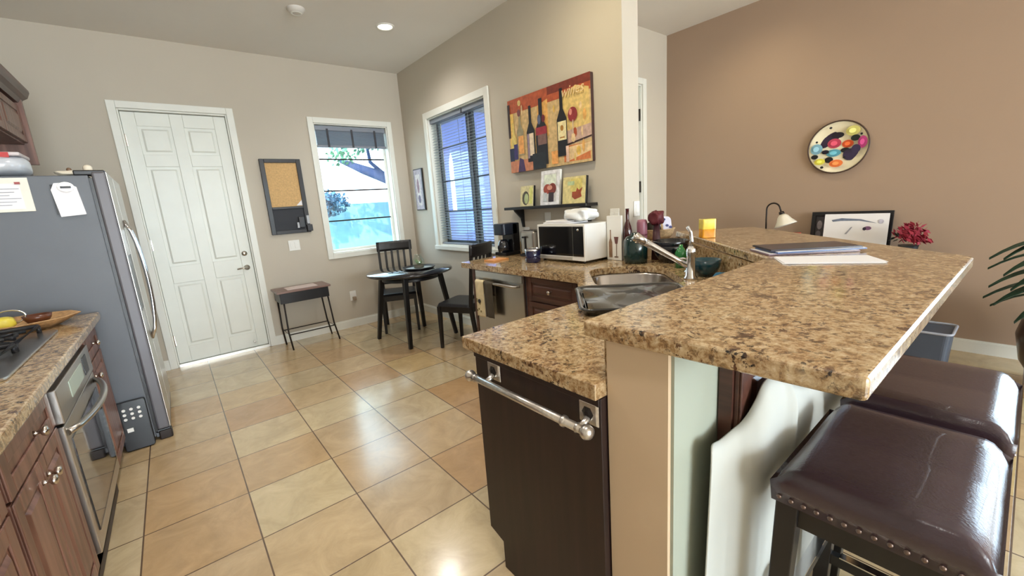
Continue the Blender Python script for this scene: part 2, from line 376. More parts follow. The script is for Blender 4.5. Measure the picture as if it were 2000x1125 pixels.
# window 1 (back wall)
w1 = struct(thing('window_1', 'white cased window in the back wall with garden view', None, (1.9, YW, .93)))
x0, x1, z0, z1 = W1; m = MB()
for a, b, c, d in ((x0-.06, x0, z0-.06, z1+.06), (x1, x1+.06, z0-.06, z1+.06), (x0, x1, z1, z1+.06), (x0, x1, z0-.06, z0)): m.box(a, b, YW-.018, YW, c, d)
for a, b, c, d in ((x0, x0+.012, z0, z1), (x1-.012, x1, z0, z1), (x0, x1, z1-.012, z1), (x0, x1, z0, z0+.012)): m.box(a, b, YW, YW+.16, c, d)
m.build('window_casing', WHITE, w1, bevel=.003)
m = MB(); y = YW+.10
for a, b, c, d in ((x0+.012, x0+.04, z0+.012, z1-.012), (x1-.04, x1-.012, z0+.012, z1-.012), (x0+.04, x1-.04, z0+.012, z0+.04), (x0+.04, x1-.04, z1-.04, z1-.012)): m.box(a, b, y, y+.03, c, d)
m.build('sash', WHITE, w1)
m = MB()
for z in (1.31, 1.665, 2.03): m.box(x0+.03, x1-.03, y+.005, y+.02, z-.008, z+.008)
m.build('muntin', DKM, w1)
MB().box(x0+.02, x1-.02, y+.012, y+.016, z0+.02, z1-.02).build('pane', PANE, w1)
# raised blind on window 1
BL = mk('grey_blind_slat', (132, 138, 150), .5, var=.05)
t = thing('window_blind', 'raised grey slatted blind stacked at the top of the garden window', 'blind', (1.9, YW+.05, 2.2))
MB().box(x0+.02, x1-.02, YW+.02, YW+.07, 2.34, 2.39).build('headrail', BL, t, bevel=.004)
m = MB()
for k in range(16): m.box(x0+.025, x1-.025, YW+.025, YW+.07, 2.185+k*.0098, 2.188+k*.0098)
m.build('slats', BL, t)
MB().box(x0+.022, x1-.022, YW+.022, YW+.07, 2.155, 2.18).build('bottom_rail', BL, t, bevel=.004)
for xx in (1.62, 1.90, 2.18): MB().box(xx-.012, xx+.012, YW+.018, YW+.021, 2.155, 2.36).build('ladder_tape', mk('dark_tape', (60, 60, 66), .7), t)
# window 2 (right wall)
w2 = struct(thing('window_2', 'white cased double window in the side wall behind blinds', None, (XW, 4.0, .93)))
y0, y1, z0, z1 = W2; m = MB()
for a, b, c, d in ((y0-.07, y0, z0-.05, z1+.07), (y1, y1+.07, z0-.05, z1+.07), (y0, y1, z1, z1+.07)): m.box(XW-.018, XW, a, b, c, d)
for a, b, c, d in ((y0, y0+.012, z0, z1), (y1-.012, y1, z0, z1), (y0, y1, z1-.012, z1), (y0, y1, z0, z0+.012)): m.box(XW, XW+.16, a, b, c, d)
m.build('window_casing', WHITE, w2, bevel=.003)
MB().box(XW-.035, XW+.01, y0-.07, y1+.07, z0-.05, z0-.0).build('window_sill', WHITE, w2, bevel=.005)
WF = mk('dark_grey_window_frame', (98, 104, 112), .45, var=.05); m = MB(); x = XW+.11
for a, b in ((y0+.012, 3.86), (3.90, y1-.012)):
    for c, d, e, f in ((a, a+.04, z0+.012, z1-.012), (b-.04, b, z0+.012, z1-.012), (a+.04, b-.04, z0+.012, z0+.055), (a+.04, b-.04, z1-.055, z1-.012)): m.box(x, x+.03, c, d, e, f)
m.box(x-.01, x+.035, 3.86, 3.90, z0+.012, z1-.012); m.build('sash', WF, w2)
m = MB()
for z in (1.33, 1.68, 2.06):
    m.box(x+.008, x+.02, y0+.05, 3.85, z-.008, z+.008); m.box(x+.008, x+.02, 3.91, y1-.05, z-.008, z+.008)
m.build('muntin', WF, w2)
MB().box(x+.012, x+.016, y0+.03, y1-.03, z0+.03, z1-.03).build('pane', PANE, w2)
for a, b, lab in ((y0+.02, 3.865, 'lowered grey slatted blind over the right half of the side window'), (3.895, y1-.02, 'lowered grey slatted blind over the left half of the side window')):
    t = thing('window_blind', lab, 'blind', (XW+.05, (a+b)/2, z0+.02), group=None)
    MB().box(XW+.02, XW+.07, a, b, z1-.06, z1-.014).build('headrail', BL, t, bevel=.003)
    m = MB(); n = 44
    for k in range(n):
        zz = z1-.075-k*(z1-z0-.13)/n; tl = .35 if zz > 2.05 else .10
        m.bar((XW+.045, a+.004, zz), (XW+.045, b-.004, zz), .003, .034, up=(math.cos(tl), 0, math.sin(tl)))
    m.build('slats', BL, t)
    MB().box(XW+.028, XW+.062, a, b, z0+.014, z0+.034).build('bottom_rail', BL, t, bevel=.003)
    m = MB()
    for q in (.15, .85): m.tube([(XW+.045, a+(b-a)*q, z1-.06), (XW+.045, a+(b-a)*q, z0+.02)], .0018, 6)
    m.build('cord', mk('blind_cord', (150, 150, 150), .8), t)
# knee wall carrying the raised bar
KY0, KY1, KX = .47, .64, .80
def off(x, y, t): return (x+t, y-t)          # perpendicular to the 45 degree run
m = MB()
# plan: kitchen face along y=.64 then x-y=1.30 ; living face along y=.47 then parallel
kin = [(KX, KY1), (1.94, KY1), (3.05, 1.75)]
kout = [(KX, KY0), (2.01, KY0), (3.17, 1.63)]
m.prism([kin[0], kout[0], kout[1], kin[1]], 0, 1.025).prism([kin[1], kout[1], kout[2], kin[2]], 0, 1.025)
kw = struct(m.build('wall_bar', mk('tan_half_wall_paint', (200, 176, 146), .85, var=.015, scale=2)), 'tan half wall carrying the raised granite bar')
struct(MB().box(KX+.012, 1.99, KY0-.008, KY0, 0, 1.02).build('bar_face_daylit', PALE), 'living side of the half wall with its daylight wash put into the colour')
m = MB().prism([(2.745, 1.75), (3.05, 1.75), (3.05, 1.85), (2.745, 1.85)], 0, 1.025); struct(m.build('wall_return', MC['tan_half_wall_paint']))
base('baseboard_bar', [((1.99, KY0-.008), (KX, KY0-.008))], (0, -1, 0), 'white baseboard under the living side of the half wall')
# ------------------------------------------------------------------ cabinetry
def knob(mb, p, n, r=.016):
    mb.lathe([(0, 0), (.009, 0), (.006, .006), (.005, .014), (r*.8, .018), (r, .024), (r*.85, .031), (0, .035)], p, 14, n)
def raised_front(mb, w, h, t=.019, fr=.05):
    mb.box(0, w, 0, h, 0, t-.006)
    mb.box(0, fr, 0, h, t-.006, t); mb.box(w-fr, w, 0, h, t-.006, t); mb.box(fr, w-fr, 0, fr, t-.006, t); mb.box(fr, w-fr, h-fr, h, t-.006, t)
    if w > 2*fr+.05 and h > 2*fr+.04: mb.box(fr+.012, w-fr-.012, fr+.012, h-fr-.012, t-.006, t+.002, .014, .014)
def front(name, parent, o, u, n, w, h, mat, fr=.05, knobs=(), kmat=None, label=None):
    mb = MB().frame(o, u, (0, 0, 1), n); raised_front(mb, w, h, fr=fr); ob = mb.build(name, mat, parent, bevel=.003)
    for (a, b) in knobs:
        k = MB(); p = Vector(o)+Vector(u)*a+Vector((0, 0, b))+Vector(n)*.019; knob(k, p, n); k.build('knob', kmat or NICK, ob)
    return ob
FX = -.45
def left_cab(y0, y1, fronts, label):
    t = thing('base_cabinet', label, 'cabinet', ((XL+FX)/2, (y0+y1)/2, 0))
    MB().box(XL+.005, FX, y0+.002, y1-.002, .10, .868).build('body', CAB, t, bevel=.002)
    MB().box(XL+.005, FX-.06, y0+.002, y1-.002, .0, .10).build('toe_kick', ESP, t)
    for name, a, b, c, d, ks in fronts:
        front(name, t, (FX, a, c), (0, 1, 0), (1, 0, 0), b-a, d-c, CAB, .05, ks)
    return t
left_cab(.80, 1.55, [('drawer', .82, 1.53, .71, .85, [(.355, .07)]), ('door', .82, 1.17, .12, .70, [(.32, .52)]), ('door', 1.18, 1.53, .12, .70, [(.03, .52)])], 'reddish brown cabinet at the near end of the range run, mostly out of frame')
left_cab(1.55, 2.14, [('drawer', 1.57, 2.12, .715, .85, [(.30, .068)]), ('door', 1.57, 1.842, .12, .705, [(.245, .52)]), ('door', 1.848, 2.12, .12, .705, [(.027, .52)])], 'reddish brown cabinet with one drawer and two doors beside the oven, camera side')
left_cab(2.93, 3.42, [('drawer', 2.96, 3.40, .715, .85, [(.22, .068)]), ('door', 2.96, 3.40, .12, .705, [(.05, .52)])], 'narrow reddish brown cabinet between the oven and the fridge')
# left countertop
def slab(name, polys, z0, z1, mat, label, cat, parent=None, bev=.008):
    m = MB()
    for p in polys: m.prism(p, z0, z1)
    o = m.build(name, mat, parent, bevel=bev, bseg=3)
    if label: tag(o, label, cat)
    return o
slab('countertop', [[(XL+.003, .78), (-.40, .78), (-.40, 3.44), (XL+.003, 3.44)]], .870, .914, GRAN, 'brown speckled granite countertop carrying the gas cooktop', 'countertop')
# oven
t = thing('wall_oven', 'stainless steel built-in oven with bowed handle below the gas cooktop', 'oven', ((XL+FX)/2, 2.535, 0))
MB().box(XL+.05, FX, 2.145, 2.925, .06, .868).build('body', SSD, t)
MB().box(FX, FX+.006, 2.15, 2.92, .835, .866).build('vent_strip', BLKP, t)
m = MB().box(FX, FX+.035, 2.15, 2.92, .70, .832); m.build('control_panel', SS, t, bevel=.004)
MB().box(FX+.035, FX+.037, 2.36, 2.66, .735, .80).build('display', mk('pale_lcd', (176, 190, 176), .3), t)
MB().box(FX+.035, FX+.038, 2.70, 2.80, .73, .81).build('button_panel', BLKP, t)
dr = MB().box(FX, FX+.03, 2.15, 2.92, .15, .69).build('oven_door', SS, t, bevel=.004)
MB().box(FX+.03, FX+.034, 2.20, 2.87, .22, .62).build('oven_glass', GLSB, dr)
m = MB(); pts = [(FX+.028+.065*math.sin(math.pi*k/14)**.6, 2.18+.71*k/14, .655) for k in range(15)]
m.tube(pts, .013); m.build('handle', SS, dr)
MB().box(FX-.02, FX, 2.15, 2.92, .02, .14).build('kick_panel', ESP, t)
# cooktop
t = thing('gas_cooktop', 'stainless gas cooktop with black cast iron grates on the left counter', 'cooktop', (-.75, 2.53, .914))
MB().prism(rrect(-1.02, -.50, 2.08, 2.98, .04), .9145, .926).build('tray', SS, t, bevel=.004)
for gy0, gy1 in ((2.12, 2.52), (2.54, 2.94)):
    m = MB(); x0_, x1_ = -.98, -.56; z = .958
    m.tube([(x0_, gy0, z), (x1_, gy0, z), (x1_, gy1, z), (x0_, gy1, z)], .010, 8, closed=True)
    for fx in (.25, .75):
        cx = x0_+(x1_-x0_)*fx; cy = (gy0+gy1)/2
        m.tube([(cx+.075*math.cos(a), cy+.075*math.sin(a), z+.002) for a in [2*math.pi*k/18 for k in range(18)]], .007, 8, closed=True)
        for a in range(4):
            q = R(45+90*a); m.tube([(cx+.03*math.cos(q), cy+.03*math.sin(q), z+.005), (cx+.12*math.cos(q), cy+.12*math.sin(q), z+.002)], .007, 8)
    for px_ in (x0_, x1_):
        for py_ in (gy0, gy1): m.tube([(px_, py_, .926), (px_, py_, z)], .009, 8)
    m.build('grate', IRON, t)
    for fx in (.25, .75):
        MB().lathe([(.05, 0), (.05, .01), (.034, .012), (.034, .022), (0, .024)], (x0_+(x1_-x0_)*fx, (gy0+gy1)/2, .926), 20).build('burner', IRON, t)
# upper cabinet over fridge
t = thing('upper_cabinet', 'brown wall cabinet with crown moulding above the fridge', 'cabinet', (-.85, 3.8, 1.99))
MB().box(XL+.003, -.64, 3.36, 4.36, 1.99, 2.26).build('body', CAB, t, bevel=.002)
MB().box(XL+.003, -.60, 4.36, 4.39, 1.86, 2.28).build('end_panel', CAB, t)
for a in (3.38, 3.87): front('door', t, (-.64, a, 2.0), (0, 1, 0), (1, 0, 0), .48, .24, CAB, .045)
m = MB(); pr = [(XL+.003, 2.26), (-.615, 2.26), (-.60, 2.285), (-.575, 2.30), (-.56, 2.335), (-.56, 2.35), (XL+.003, 2.35)]
m.frame((0, 3.34, 0), (1, 0, 0), (0, 0, 1), (0, 1, 0)).prism(pr, 0, 1.08); m.build('crown_moulding', ESP2, t)
# ------------------------------------------------------------------ fridge
t = thing('refrigerator', 'tall stainless refrigerator with dark grey side next to the white door', 'refrigerator', (-.65, 3.95, 0))
MB().box(XL+.02, -.30, 3.49, 4.40, .03, 1.705).build('body', SSD, t, bevel=.006)
MB().box(-.30, -.286, 3.50, 4.39, .05, 1.69).build('gasket', BLKP, t)
FD = mk('dark_grey_door_edge', (98, 96, 100), .4, .2, var=.04)
for a, b, s in ((3.49, 3.86, 1), (3.866, 4.40, -1)):
    d = MB().box(-.286, -.222, a, b, .07, 1.725).build('fridge_door', FD, t, bevel=.012, bseg=3)
    hy = 3.835 if s == 1 else 3.895
    pts = [(-.222+.002+.055*math.sin(math.pi*k/12)**.5, hy, .62+.82*k/12) for k in range(13)]
    MB().tube(pts, .012, 10).build('handle', CHR, d)
    MB().box(-.222, -.2195, a+.004, b-.004, .075, 1.72).build('steel_skin', SS, d)
    if s == 1: MB().box(-.2195, -.217, 3.56, 3.78, .86, 1.22).build('dispenser', BLKP, d)
MB().box(-.36, -.225, 3.50, 3.58, 1.706, 1.735).build('hinge_cap', BLKP, t, bevel=.006)
MB().box(-.30, -.225, 3.50, 4.39, .02, .065).build('toe_grille', SSD, t, bevel=.004)
MB().box(-.285, -.215, 3.485, 3.55, .0, .06).build('foot_cover', DKM, t, bevel=.008)
# magnets and paper on fridge side
t = thing('framed_notice', 'white framed note held on the fridge side at the left', 'notice', (-.62, 3.488, 1.6))
MB().frame((-.72, 3.488, 1.515), (1, 0, 0), (0, 0, 1), (0, -1, 0)).box(0, .18, 0, .18, 0, .006).build('frame', mk('cream_frame', (226, 224, 212), .5), t, bevel=.002)
MB().frame((-.72, 3.488, 1.53), (1, 0, 0), (0, 0, 1), (0, -1, 0)).box(0, .145, 0, .135, .006, .0075).build('note', PAPER, t)
m = MB().frame((-.72, 3.48, 1.53), (1, 0, 0), (0, 0, 1), (0, -1, 0))
for k in range(6): m.box(.03, .10+.02*(k % 3), .02+k*.017, .023+k*.017, 0, .0012)
m.build('writing', mk('grey_ink', (150, 150, 160), .6), t)
MB().box(-.59, -.57, 3.474, 3.482, 1.66, 1.672).build('magnet', mk('red_magnet', (150, 60, 60), .4), t)
t = thing('notepad', 'white notepad with black magnetic clip on the fridge side', 'notepad', (-.38, 3.488, 1.55))
m = MB().frame((-.4, 3.488, 1.48), (.995, 0, .08), (-.08, 0, .995), (0, -1, 0)).prism([(-.05, 0), (.055, 0), (.055, .155), (.02, .185), (-.03, .185), (-.05, .15)], .0, .014)
m.build('pad', PAPER, t)
MB().frame((-.4, 3.474, 1.61), (1, 0, 0), (0, 0, 1), (0, -1, 0)).prism(ellipse(.0, .03, .035, .028, 16), 0, .006).build('clip', CHR, t, bevel=.001)
MB().frame((-.4, 3.473, 1.61), (1, 0, 0), (0, 0, 1), (0, -1, 0)).box(-.022, .022, .022, .034, 0.001, .0075).build('clip_emblem', BLKP, t)
MB().box(-.462, -.45, 3.476, 3.489, 1.49, 1.655).build('backing', BLKP, t)
# on top of the fridge
t = thing('wrapped_package', 'clear plastic wrapped package with red label on top of the fridge', 'package', (-.75, 3.8, 1.705))
def lump(c, rx, ry, rz, seed, amp=.12, nu=24, nv=14):
    r_ = random.Random(seed); ph = [r_.uniform(0, 6) for _ in range(6)]
    def fn(u, v):
        a = 2*math.pi*u; b = math.pi*(v-.5)
        k = 1+amp*(math.sin(3*a+ph[0])*math.cos(4*b+ph[1])+.5*math.sin(7*a+ph[2]+3*b))
        q = lambda s: math.copysign(abs(s)**.6, s)
        return (c[0]+rx*k*q(math.cos(a))*abs(math.cos(b))**.6, c[1]+ry*k*q(math.sin(a))*abs(math.cos(b))**.6, c[2]+rz*k*q(math.sin(b)))
    return fn, nu, nv
MB().surf(*lump((-.74, 3.72, 1.775), .20, .16, .060, 3, .04)).build('wrap', mk('cloudy_plastic', (196, 200, 206), .2, coat=.4, var=.1), t)
MB().box(-.92, -.56, 3.60, 3.84, 1.825, 1.845).build('lid', mk('pale_lid', (210, 200, 200), .4), t, bevel=.006)
MB().box(-.70, -.60, 3.592, 3.60, 1.815, 1.842).build('label', mk('red_label', (190, 60, 60), .5), t)
t = thing('ornament', 'small cream ornament lying on the fridge top edge', 'ornament', (-.36, 3.6, 1.706))
MB().surf(*lump((-.34, 3.58, 1.726), .10, .035, .013, 5, .10)).build('base', mk('cream_ceramic', (220, 210, 190), .4), t)
MB().ball((-.30, 3.58, 1.752), .022).build('head', mk('cream_ceramic', (220, 210, 190), .4), t)
MB().ball((-.38, 3.58, 1.745), .012).build('body', mk('brown_ceramic', (110, 84, 60), .4), t)
# folded step stool by the fridge
t = thing('step_stool', 'folded black step stool with white grip dots leaning on the fridge side', 'step stool', (-.39, 3.46, 0))
m = MB().frame((-.45, 3.465, .0), (1, 0, 0), (0, .06, 1), (0, -1, .06)).prism(rrect(0, .145, .004, .325, .015), 0, .03); m.build('frame', BLKP, t, bevel=.004)
m = MB().frame((-.45, 3.432, .0), (1, 0, 0), (0, .06, 1), (0, -1, .06))
for i in range(3):
    for j in range(3): m.prism(ellipse(.035+.036*i, .215+.03*j, .009, .009, 10), 0, .003)
m.build('grip_dots', WPL, t)
MB().frame((-.45, 3.432, .0), (1, 0, 0), (0, .06, 1), (0, -1, .06)).box(.03, .06, .13, .155, 0, .003).build('label_sticker', WPL, t)
# ------------------------------------------------------------------ right counter run
CX = 1.90
low = [(2.557, 3.06), (1.862, 3.0), (1.852, 1.69), (1.40, 1.262), (.755, 1.262), (.755, .643)]
# countertop with sink holes is made as boolean-free strips: sink basins are cut with a bmesh boolean below
def counter_top():
    me = MB(); pts = low+[(1.945, .643), (3.045, 1.743), (3.045, 1.747), (2.742, 1.747), (2.742, 1.847), (2.557, 1.847)]
    me.prism(pts, .870, .914); o = me.build('countertop', GRAN); return o
ct = counter_top(); tag(ct, 'brown speckled granite worktop wrapping the corner sink', 'countertop')
s2 = 1/math.sqrt(2)
def diag(s, t_): return ((s+t_)*s2, (s-t_)*s2)     # s along the 45 degree run, t towards the bar
def sink_outline(s0, s1, t0, t1, r): return [diag(a, b) for a, b in rrect(s0, s1, t0, t1, r, 7)]
B1 = (2.14, 2.78, .20, .665); B2 = (1.60, 2.08, .20, .60)
cut = MB()
cut.prism(sink_outline(*B1, .15), .80, 1.0); cut.prism(sink_outline(*B2, .12), .80, 1.0)
cutter = cut.build('cutter', GRAN)
bo = ct.modifiers.new('cut', 'BOOLEAN'); bo.operation = 'DIFFERENCE'; bo.object = cutter; bo.solver = 'EXACT'
dg = bpy.context.evaluated_depsgraph_get(); nm = bpy.data.meshes.new_from_object(ct.evaluated_get(dg)); ct.modifiers.clear(); ct.data = nm
ct.data.materials.clear(); ct.data.materials.append(GRAN)
for p in ct.data.polygons: p.material_index = 0
bpy.data.objects.remove(cutter)
bv = ct.modifiers.new('b', 'BEVEL'); bv.width = .006; bv.segments = 2; bv.limit_method = 'ANGLE'; bv.angle_limit = R(60)
# backsplash
m = MB()
m.prism([(XW-.001, 1.86), (XW-.02, 1.86), (XW-.02, 3.05), (XW-.001, 3.05)], .9145, 1.014)
tag(m.build('backsplash', GRAN, bevel=.003), 'low granite upstand along the window wall behind the microwave', 'backsplash')
m = MB().prism([(KX+.02, KY1), (1.94, KY1), (1.928, KY1+.022), (KX+.02, KY1+.022)], .9145, 1.024)
m.prism([(1.94, KY1), (3.03, 1.73), (3.03, 1.765), (1.928, KY1+.022)], .9145, 1.024)
tag(m.build('backsplash', GRAN), 'granite upstand between the sink deck and the raised bar', 'backsplash')
# raised bar top
bar = [(.776, .695), (.80, .130), (2.225, .112), (3.44, 1.327), (3.06, 1.74), (1.965, .695)]
slab('raised_counter', [bar], 1.027, 1.070, GRAN, 'raised brown granite bar top with an angled end', 'counter')
# sink
t = thing('kitchen_sink', 'double bowl stainless steel sink set in the corner of the granite', 'sink', (*diag(2.1, .42), .70))
def basin(mb, s0, s1, t0, t1, r, z0, z1):
    rings = [(0, z1), (.006, z1-.01), (.012, z0+.05), (.05, z0+.004)]
    L_ = []
    for d, z in rings: L_.append([mb._v((x, y, z)) for x, y in sink_outline(s0+d, s1-d, t0+d, t1-d, max(r-d*.3, .03))])
    for A, B in zip(L_, L_[1:]):
        n = len(A)
        for i in range(n): mb._f([A[i], A[(i+1) % n], B[(i+1) % n], B[i]], True)
    mb._f(L_[-1])
    rim = [mb._v((x, y, z1)) for x, y in sink_outline(s0-.02, s1+.02, t0-.02, t1+.02, r+.02)]; n = len(rim)
    for i in range(n): mb._f([rim[i], rim[(i+1) % n], L_[0][(i+1) % n], L_[0][i]])
SSK = mk('sink_steel', (170, 164, 160), .22, 1, var=.08, scale=4)
for Bn, nmr in ((B1, .15), (B2, .12)):
    m = MB(); basin(m, *Bn, nmr, .72, .868); b_ = m.build('basin', SSK, t)
    cx, cy = diag((Bn[0]+Bn[1])/2, (Bn[2]+Bn[3])/2)
    MB().lathe([(.045, .0), (.04, .004), (.02, .002), (0, .002)], (cx, cy, .726), 18).build('drain', CHR, b_)
# faucet
fx, fy = 2.095, 1.105
t = thing('faucet', 'chrome pull-out kitchen faucet with long angled spout', 'faucet', (fx, fy, .914))
MB().lathe([(0, 0), (.034, 0), (.034, .008), (.026, .02), (.022, .12), (.025, .14), (.022, .16), (.012, .175), (0, .178)], (fx, fy, .9145), 22).build('body', CHR, t)
b0 = Vector((fx, fy, .975)); e0 = Vector((1.957, 1.305, 1.13)); d = (e0-b0).normalized()
m = MB().tube([b0, b0+(e0-b0)*.35, b0+(e0-b0)*.8, e0], [.016, .016, .019, .021], 14); m.build('spout', CHR, t)
MB().tube([e0-(e0-b0).normalized()*.02, e0+d*.03, e0+d*.05-Vector((0, 0, .03))], [.022, .028, .024], 14).build('spray_head', NICK, t)
MB().tube([(fx, fy, 1.08), (fx+.005, fy, 1.12), (fx+.005, fy+.005, 1.16), (fx-.01, fy+.015, 1.19)], [.012, .009, .008, .009], 10).build('lever', CHR, t)
fx2, fy2 = diag(2.44, .74)
t = thing('soap_dispenser', 'small chrome soap pump beside the faucet', 'soap dispenser', (fx2, fy2, .914))
MB().lathe([(0, 0), (.02, 0), (.02, .01), (.012, .02), (.01, .08), (0, .082)], (fx2, fy2, .9145), 16).build('body', CHR, t)
MB().tube([(fx2, fy2, .99), (fx2-.02, fy2+.02, 1.0), (fx2-.06, fy2+.05, .995)], .006, 8).build('nozzle', CHR, t)
# dishwasher
t = thing('dishwasher', 'stainless dishwasher with a towel over its handle under the window counter', 'dishwasher', (2.2, 2.56, 0))
MB().box(CX+.025, 2.54, 2.245, 2.865, .10, .865).build('body', SSD, t)
m = MB().box(CX, CX+.022, 2.25, 2.86, .115, .865); dd = m.build('door_panel', SS, t, bevel=.006)
MB().box(CX-.004, CX, 2.26, 2.85, .80, .855).build('control_strip', mk('bright_steel', (200, 200, 198), .25, 1), dd, bevel=.002)
m = MB().tube([(CX, 2.30, .775), (CX-.035, 2.32, .775), (CX-.04, 2.55, .775), (CX-.035, 2.79, .775), (CX, 2.81, .775)], .011); m.build('handle', SS, dd)
MB().box(CX+.06, 2.5, 2.25, 2.86, .0, .10).build('toe_kick', ESP, t)
# towels on dishwasher
def towel(label, ya, yb, z0, cols, xo):
    t = thing('dish_towel', label, 'towel', (CX-.05, (ya+yb)/2, .76), group='towels on the dishwasher handle')
    m = MB(); f = mk(cols[0], cols[1], .9, var=.12, scale=20)
    def fn(u, v):
        # v 0 front bottom, 1 back bottom, over the bar
        y = ya+(yb-ya)*u; w = .004*math.sin(u*9)
        s_ = v*1.0
        if s_ < .7: return (xo-.016+w, y, z0+(.775-z0)*(s_/.7))
        if s_ < .8: a = (s_-.7)/.1*math.pi; return (xo-.016*math.cos(a)+w*.3, y, .775+.016*math.sin(a))
        return (xo+.016, y, .775-(s_-.8)/.2*.10)
    m.surf(fn, 10, 30); m.build('cloth', f, t, solid=.004)
    return t
tw = towel('cream print dish towel with dark flower hanging on the dishwasher handle', 2.68, 2.79, .49, ('cream_towel', (214, 198, 160)), CX-.038)
m = MB().frame((CX-.062, 2.735, .62), (0, -1, 0), (0, 0, 1), (-1, 0, 0)); m.prism(ellipse(0, 0, .017, .017, 12), 0, .004); m.build('flower_print', BLKP, tw)
m = MB().frame((CX-.062, 2.735, .62), (0, -1, 0), (0, 0, 1), (-1, 0, 0))
for k in range(6): m.prism(ellipse(rnd.uniform(-.04, .04), rnd.uniform(-.1, .12), .006, .009, 8), 0, .003)
m.build('leaf_print', mk('olive_print', (120, 110, 70), .9), tw)
towel('dark striped dish towel hanging beside the cream one on the dishwasher', 2.56, 2.67, .50, ('dark_towel', (70, 62, 50)), CX-.038)
# drawer cabinet next to dishwasher
t = thing('drawer_cabinet', 'dark brown drawer cabinet between the dishwasher and the corner sink', 'cabinet', (2.2, 1.98, 0))
MB().prism([(CX+.02, 2.242), (CX+.02, 1.725), (2.10, 1.905), (2.55, 1.905), (2.55, 2.242)], .10, .868).build('body', ESP2, t)
MB().prism([(CX+.08, 2.242), (CX+.08, 1.90), (2.5, 1.92), (2.5, 2.242)], .0, .10).build('toe_kick', ESP, t)
z = .70
for (a, b) in ((.69, .855), (.45, .68), (.12, .44)):
    front('drawer', t, (CX+.02, 2.20, a), (0, -1, 0), (-1, 0, 0), .46, b-a, ESP2, .035, [(.23, (b-a)/2)])
# end panel left of dishwasher and diagonal sink cabinet
t = thing('end_panel', 'narrow brown wood end panel left of the dishwasher', 'cabinet panel', (2.2, 2.9, 0))
MB().box(CX, 2.54, 2.868, 2.90, 0, .868).build('panel', ESP2, t)
t = thing('sink_cabinet', 'dark corner cabinet below the sink', 'cabinet', (1.7, 1.3, 0))
MB().prism([(1.915, 1.715), (1.44, 1.243), (1.255, 1.20), (1.255, .66), (1.93, .66), (2.54, 1.27), (2.54, 1.55), (1.99, 1.65)], .10, .69).build('body', ESP, t)
MB().prism([(1.915, 1.715), (1.44, 1.25), (1.46, 1.235), (1.93, 1.70)], .10, .868).build('face', ESP, t)
for s0_, s1_ in ((1.97, 2.23), (2.24, 2.50)):
    o_ = diag(s0_, .143); MB().frame((*o_, .13), (s2, s2, 0), (0, 0, 1), (-s2, s2, 0)).box(0, s1_-s0_, 0, .72, 0, .018).build('door', ESP2, t, bevel=.003)
MB().prism([(1.99, 1.66), (1.50, 1.20), (1.50, .70), (1.95, .70), (2.4, 1.3)], .0, .10).build('toe_kick', ESP, t)
# peninsula cabinet
t = thing('peninsula_cabinet', 'dark espresso end cabinet of the peninsula with towel bar on its side', 'cabinet', (1.1, .93, 0))
MB().frame((.775, 0, 0), (0, 1, 0), (0, 0, 1), (1, 0, 0)).prism([(.643, 0), (1.135, 0), (1.135, .115), (1.213, .135), (1.213, .868), (.643, .868)], 0, .02).build('side_panel', ESP, t, bevel=.002)
MB().box(.796, 1.25, .645, 1.205, .10, .868).build('body', ESP, t)
MB().box(.796, 1.25, .645, 1.13, .0, .10).build('toe_kick', ESP, t)
MB().box(.769, .775, .645, 1.213, .846, .868).build('top_rail', ESP, t, bevel=.002)
for a in (.80, 1.025): MB().frame((a+.22, 1.205, .13), (-1, 0, 0), (0, 0, 1), (0, 1, 0)).box(0, .21, 0, .72, 0, .018).build('door', ESP, t, bevel=.003)
# towel bar
t = thing('towel_bar', 'silver towel bar with square rosettes on the dark peninsula end', 'towel bar', (.775, .93, .81))
TB = mk('antique_silver', (196, 190, 182), .3, .9, var=.15, scale=80)
for y_ in (1.10, .682):
    r_ = MB().frame((.7745, y_-.034, .785), (0, 1, 0), (0, 0, 1), (-1, 0, 0)).box(0, .068, 0, .068, 0, .007, .006, .006)
    r_ = r_.build('rosette', TB, t, bevel=.002)
    MB().frame((.7745, y_-.034, .785), (0, 1, 0), (0, 0, 1), (-1, 0, 0)).prism(ellipse(.034, .034, .02, .02, 6), .007, .012, ellipse(.034, .034, .008, .008, 6)).build('flower', DKM, r_)
    MB().tube([(.7735, y_, .808), (.755, y_, .798), (.735, y_, .788)], [.011, .009, .010], 12).build('post', TB, t)
m = MB().tube([(.735, 1.175, .788), (.735, .675, .788)], .012, 14); m.build('rod', TB, t)
for y_, s_ in ((1.175, 1), (.675, -1)):
    MB().lathe([(.010, -.02), (.015, -.015), (.010, -.006), (.008, 0), (.018, .008), (.021, .018), (.016, .03), (0, .036)], (.735, y_, .788), 16, (0, s_, 0)).build('finial', TB, t)
MB().lathe([(.0118, 0), (.0165, .004), (.0165, .012), (.0118, .016)], (.735, .73, .788), 14, (0, 1, 0)).build('collar', TB, t)
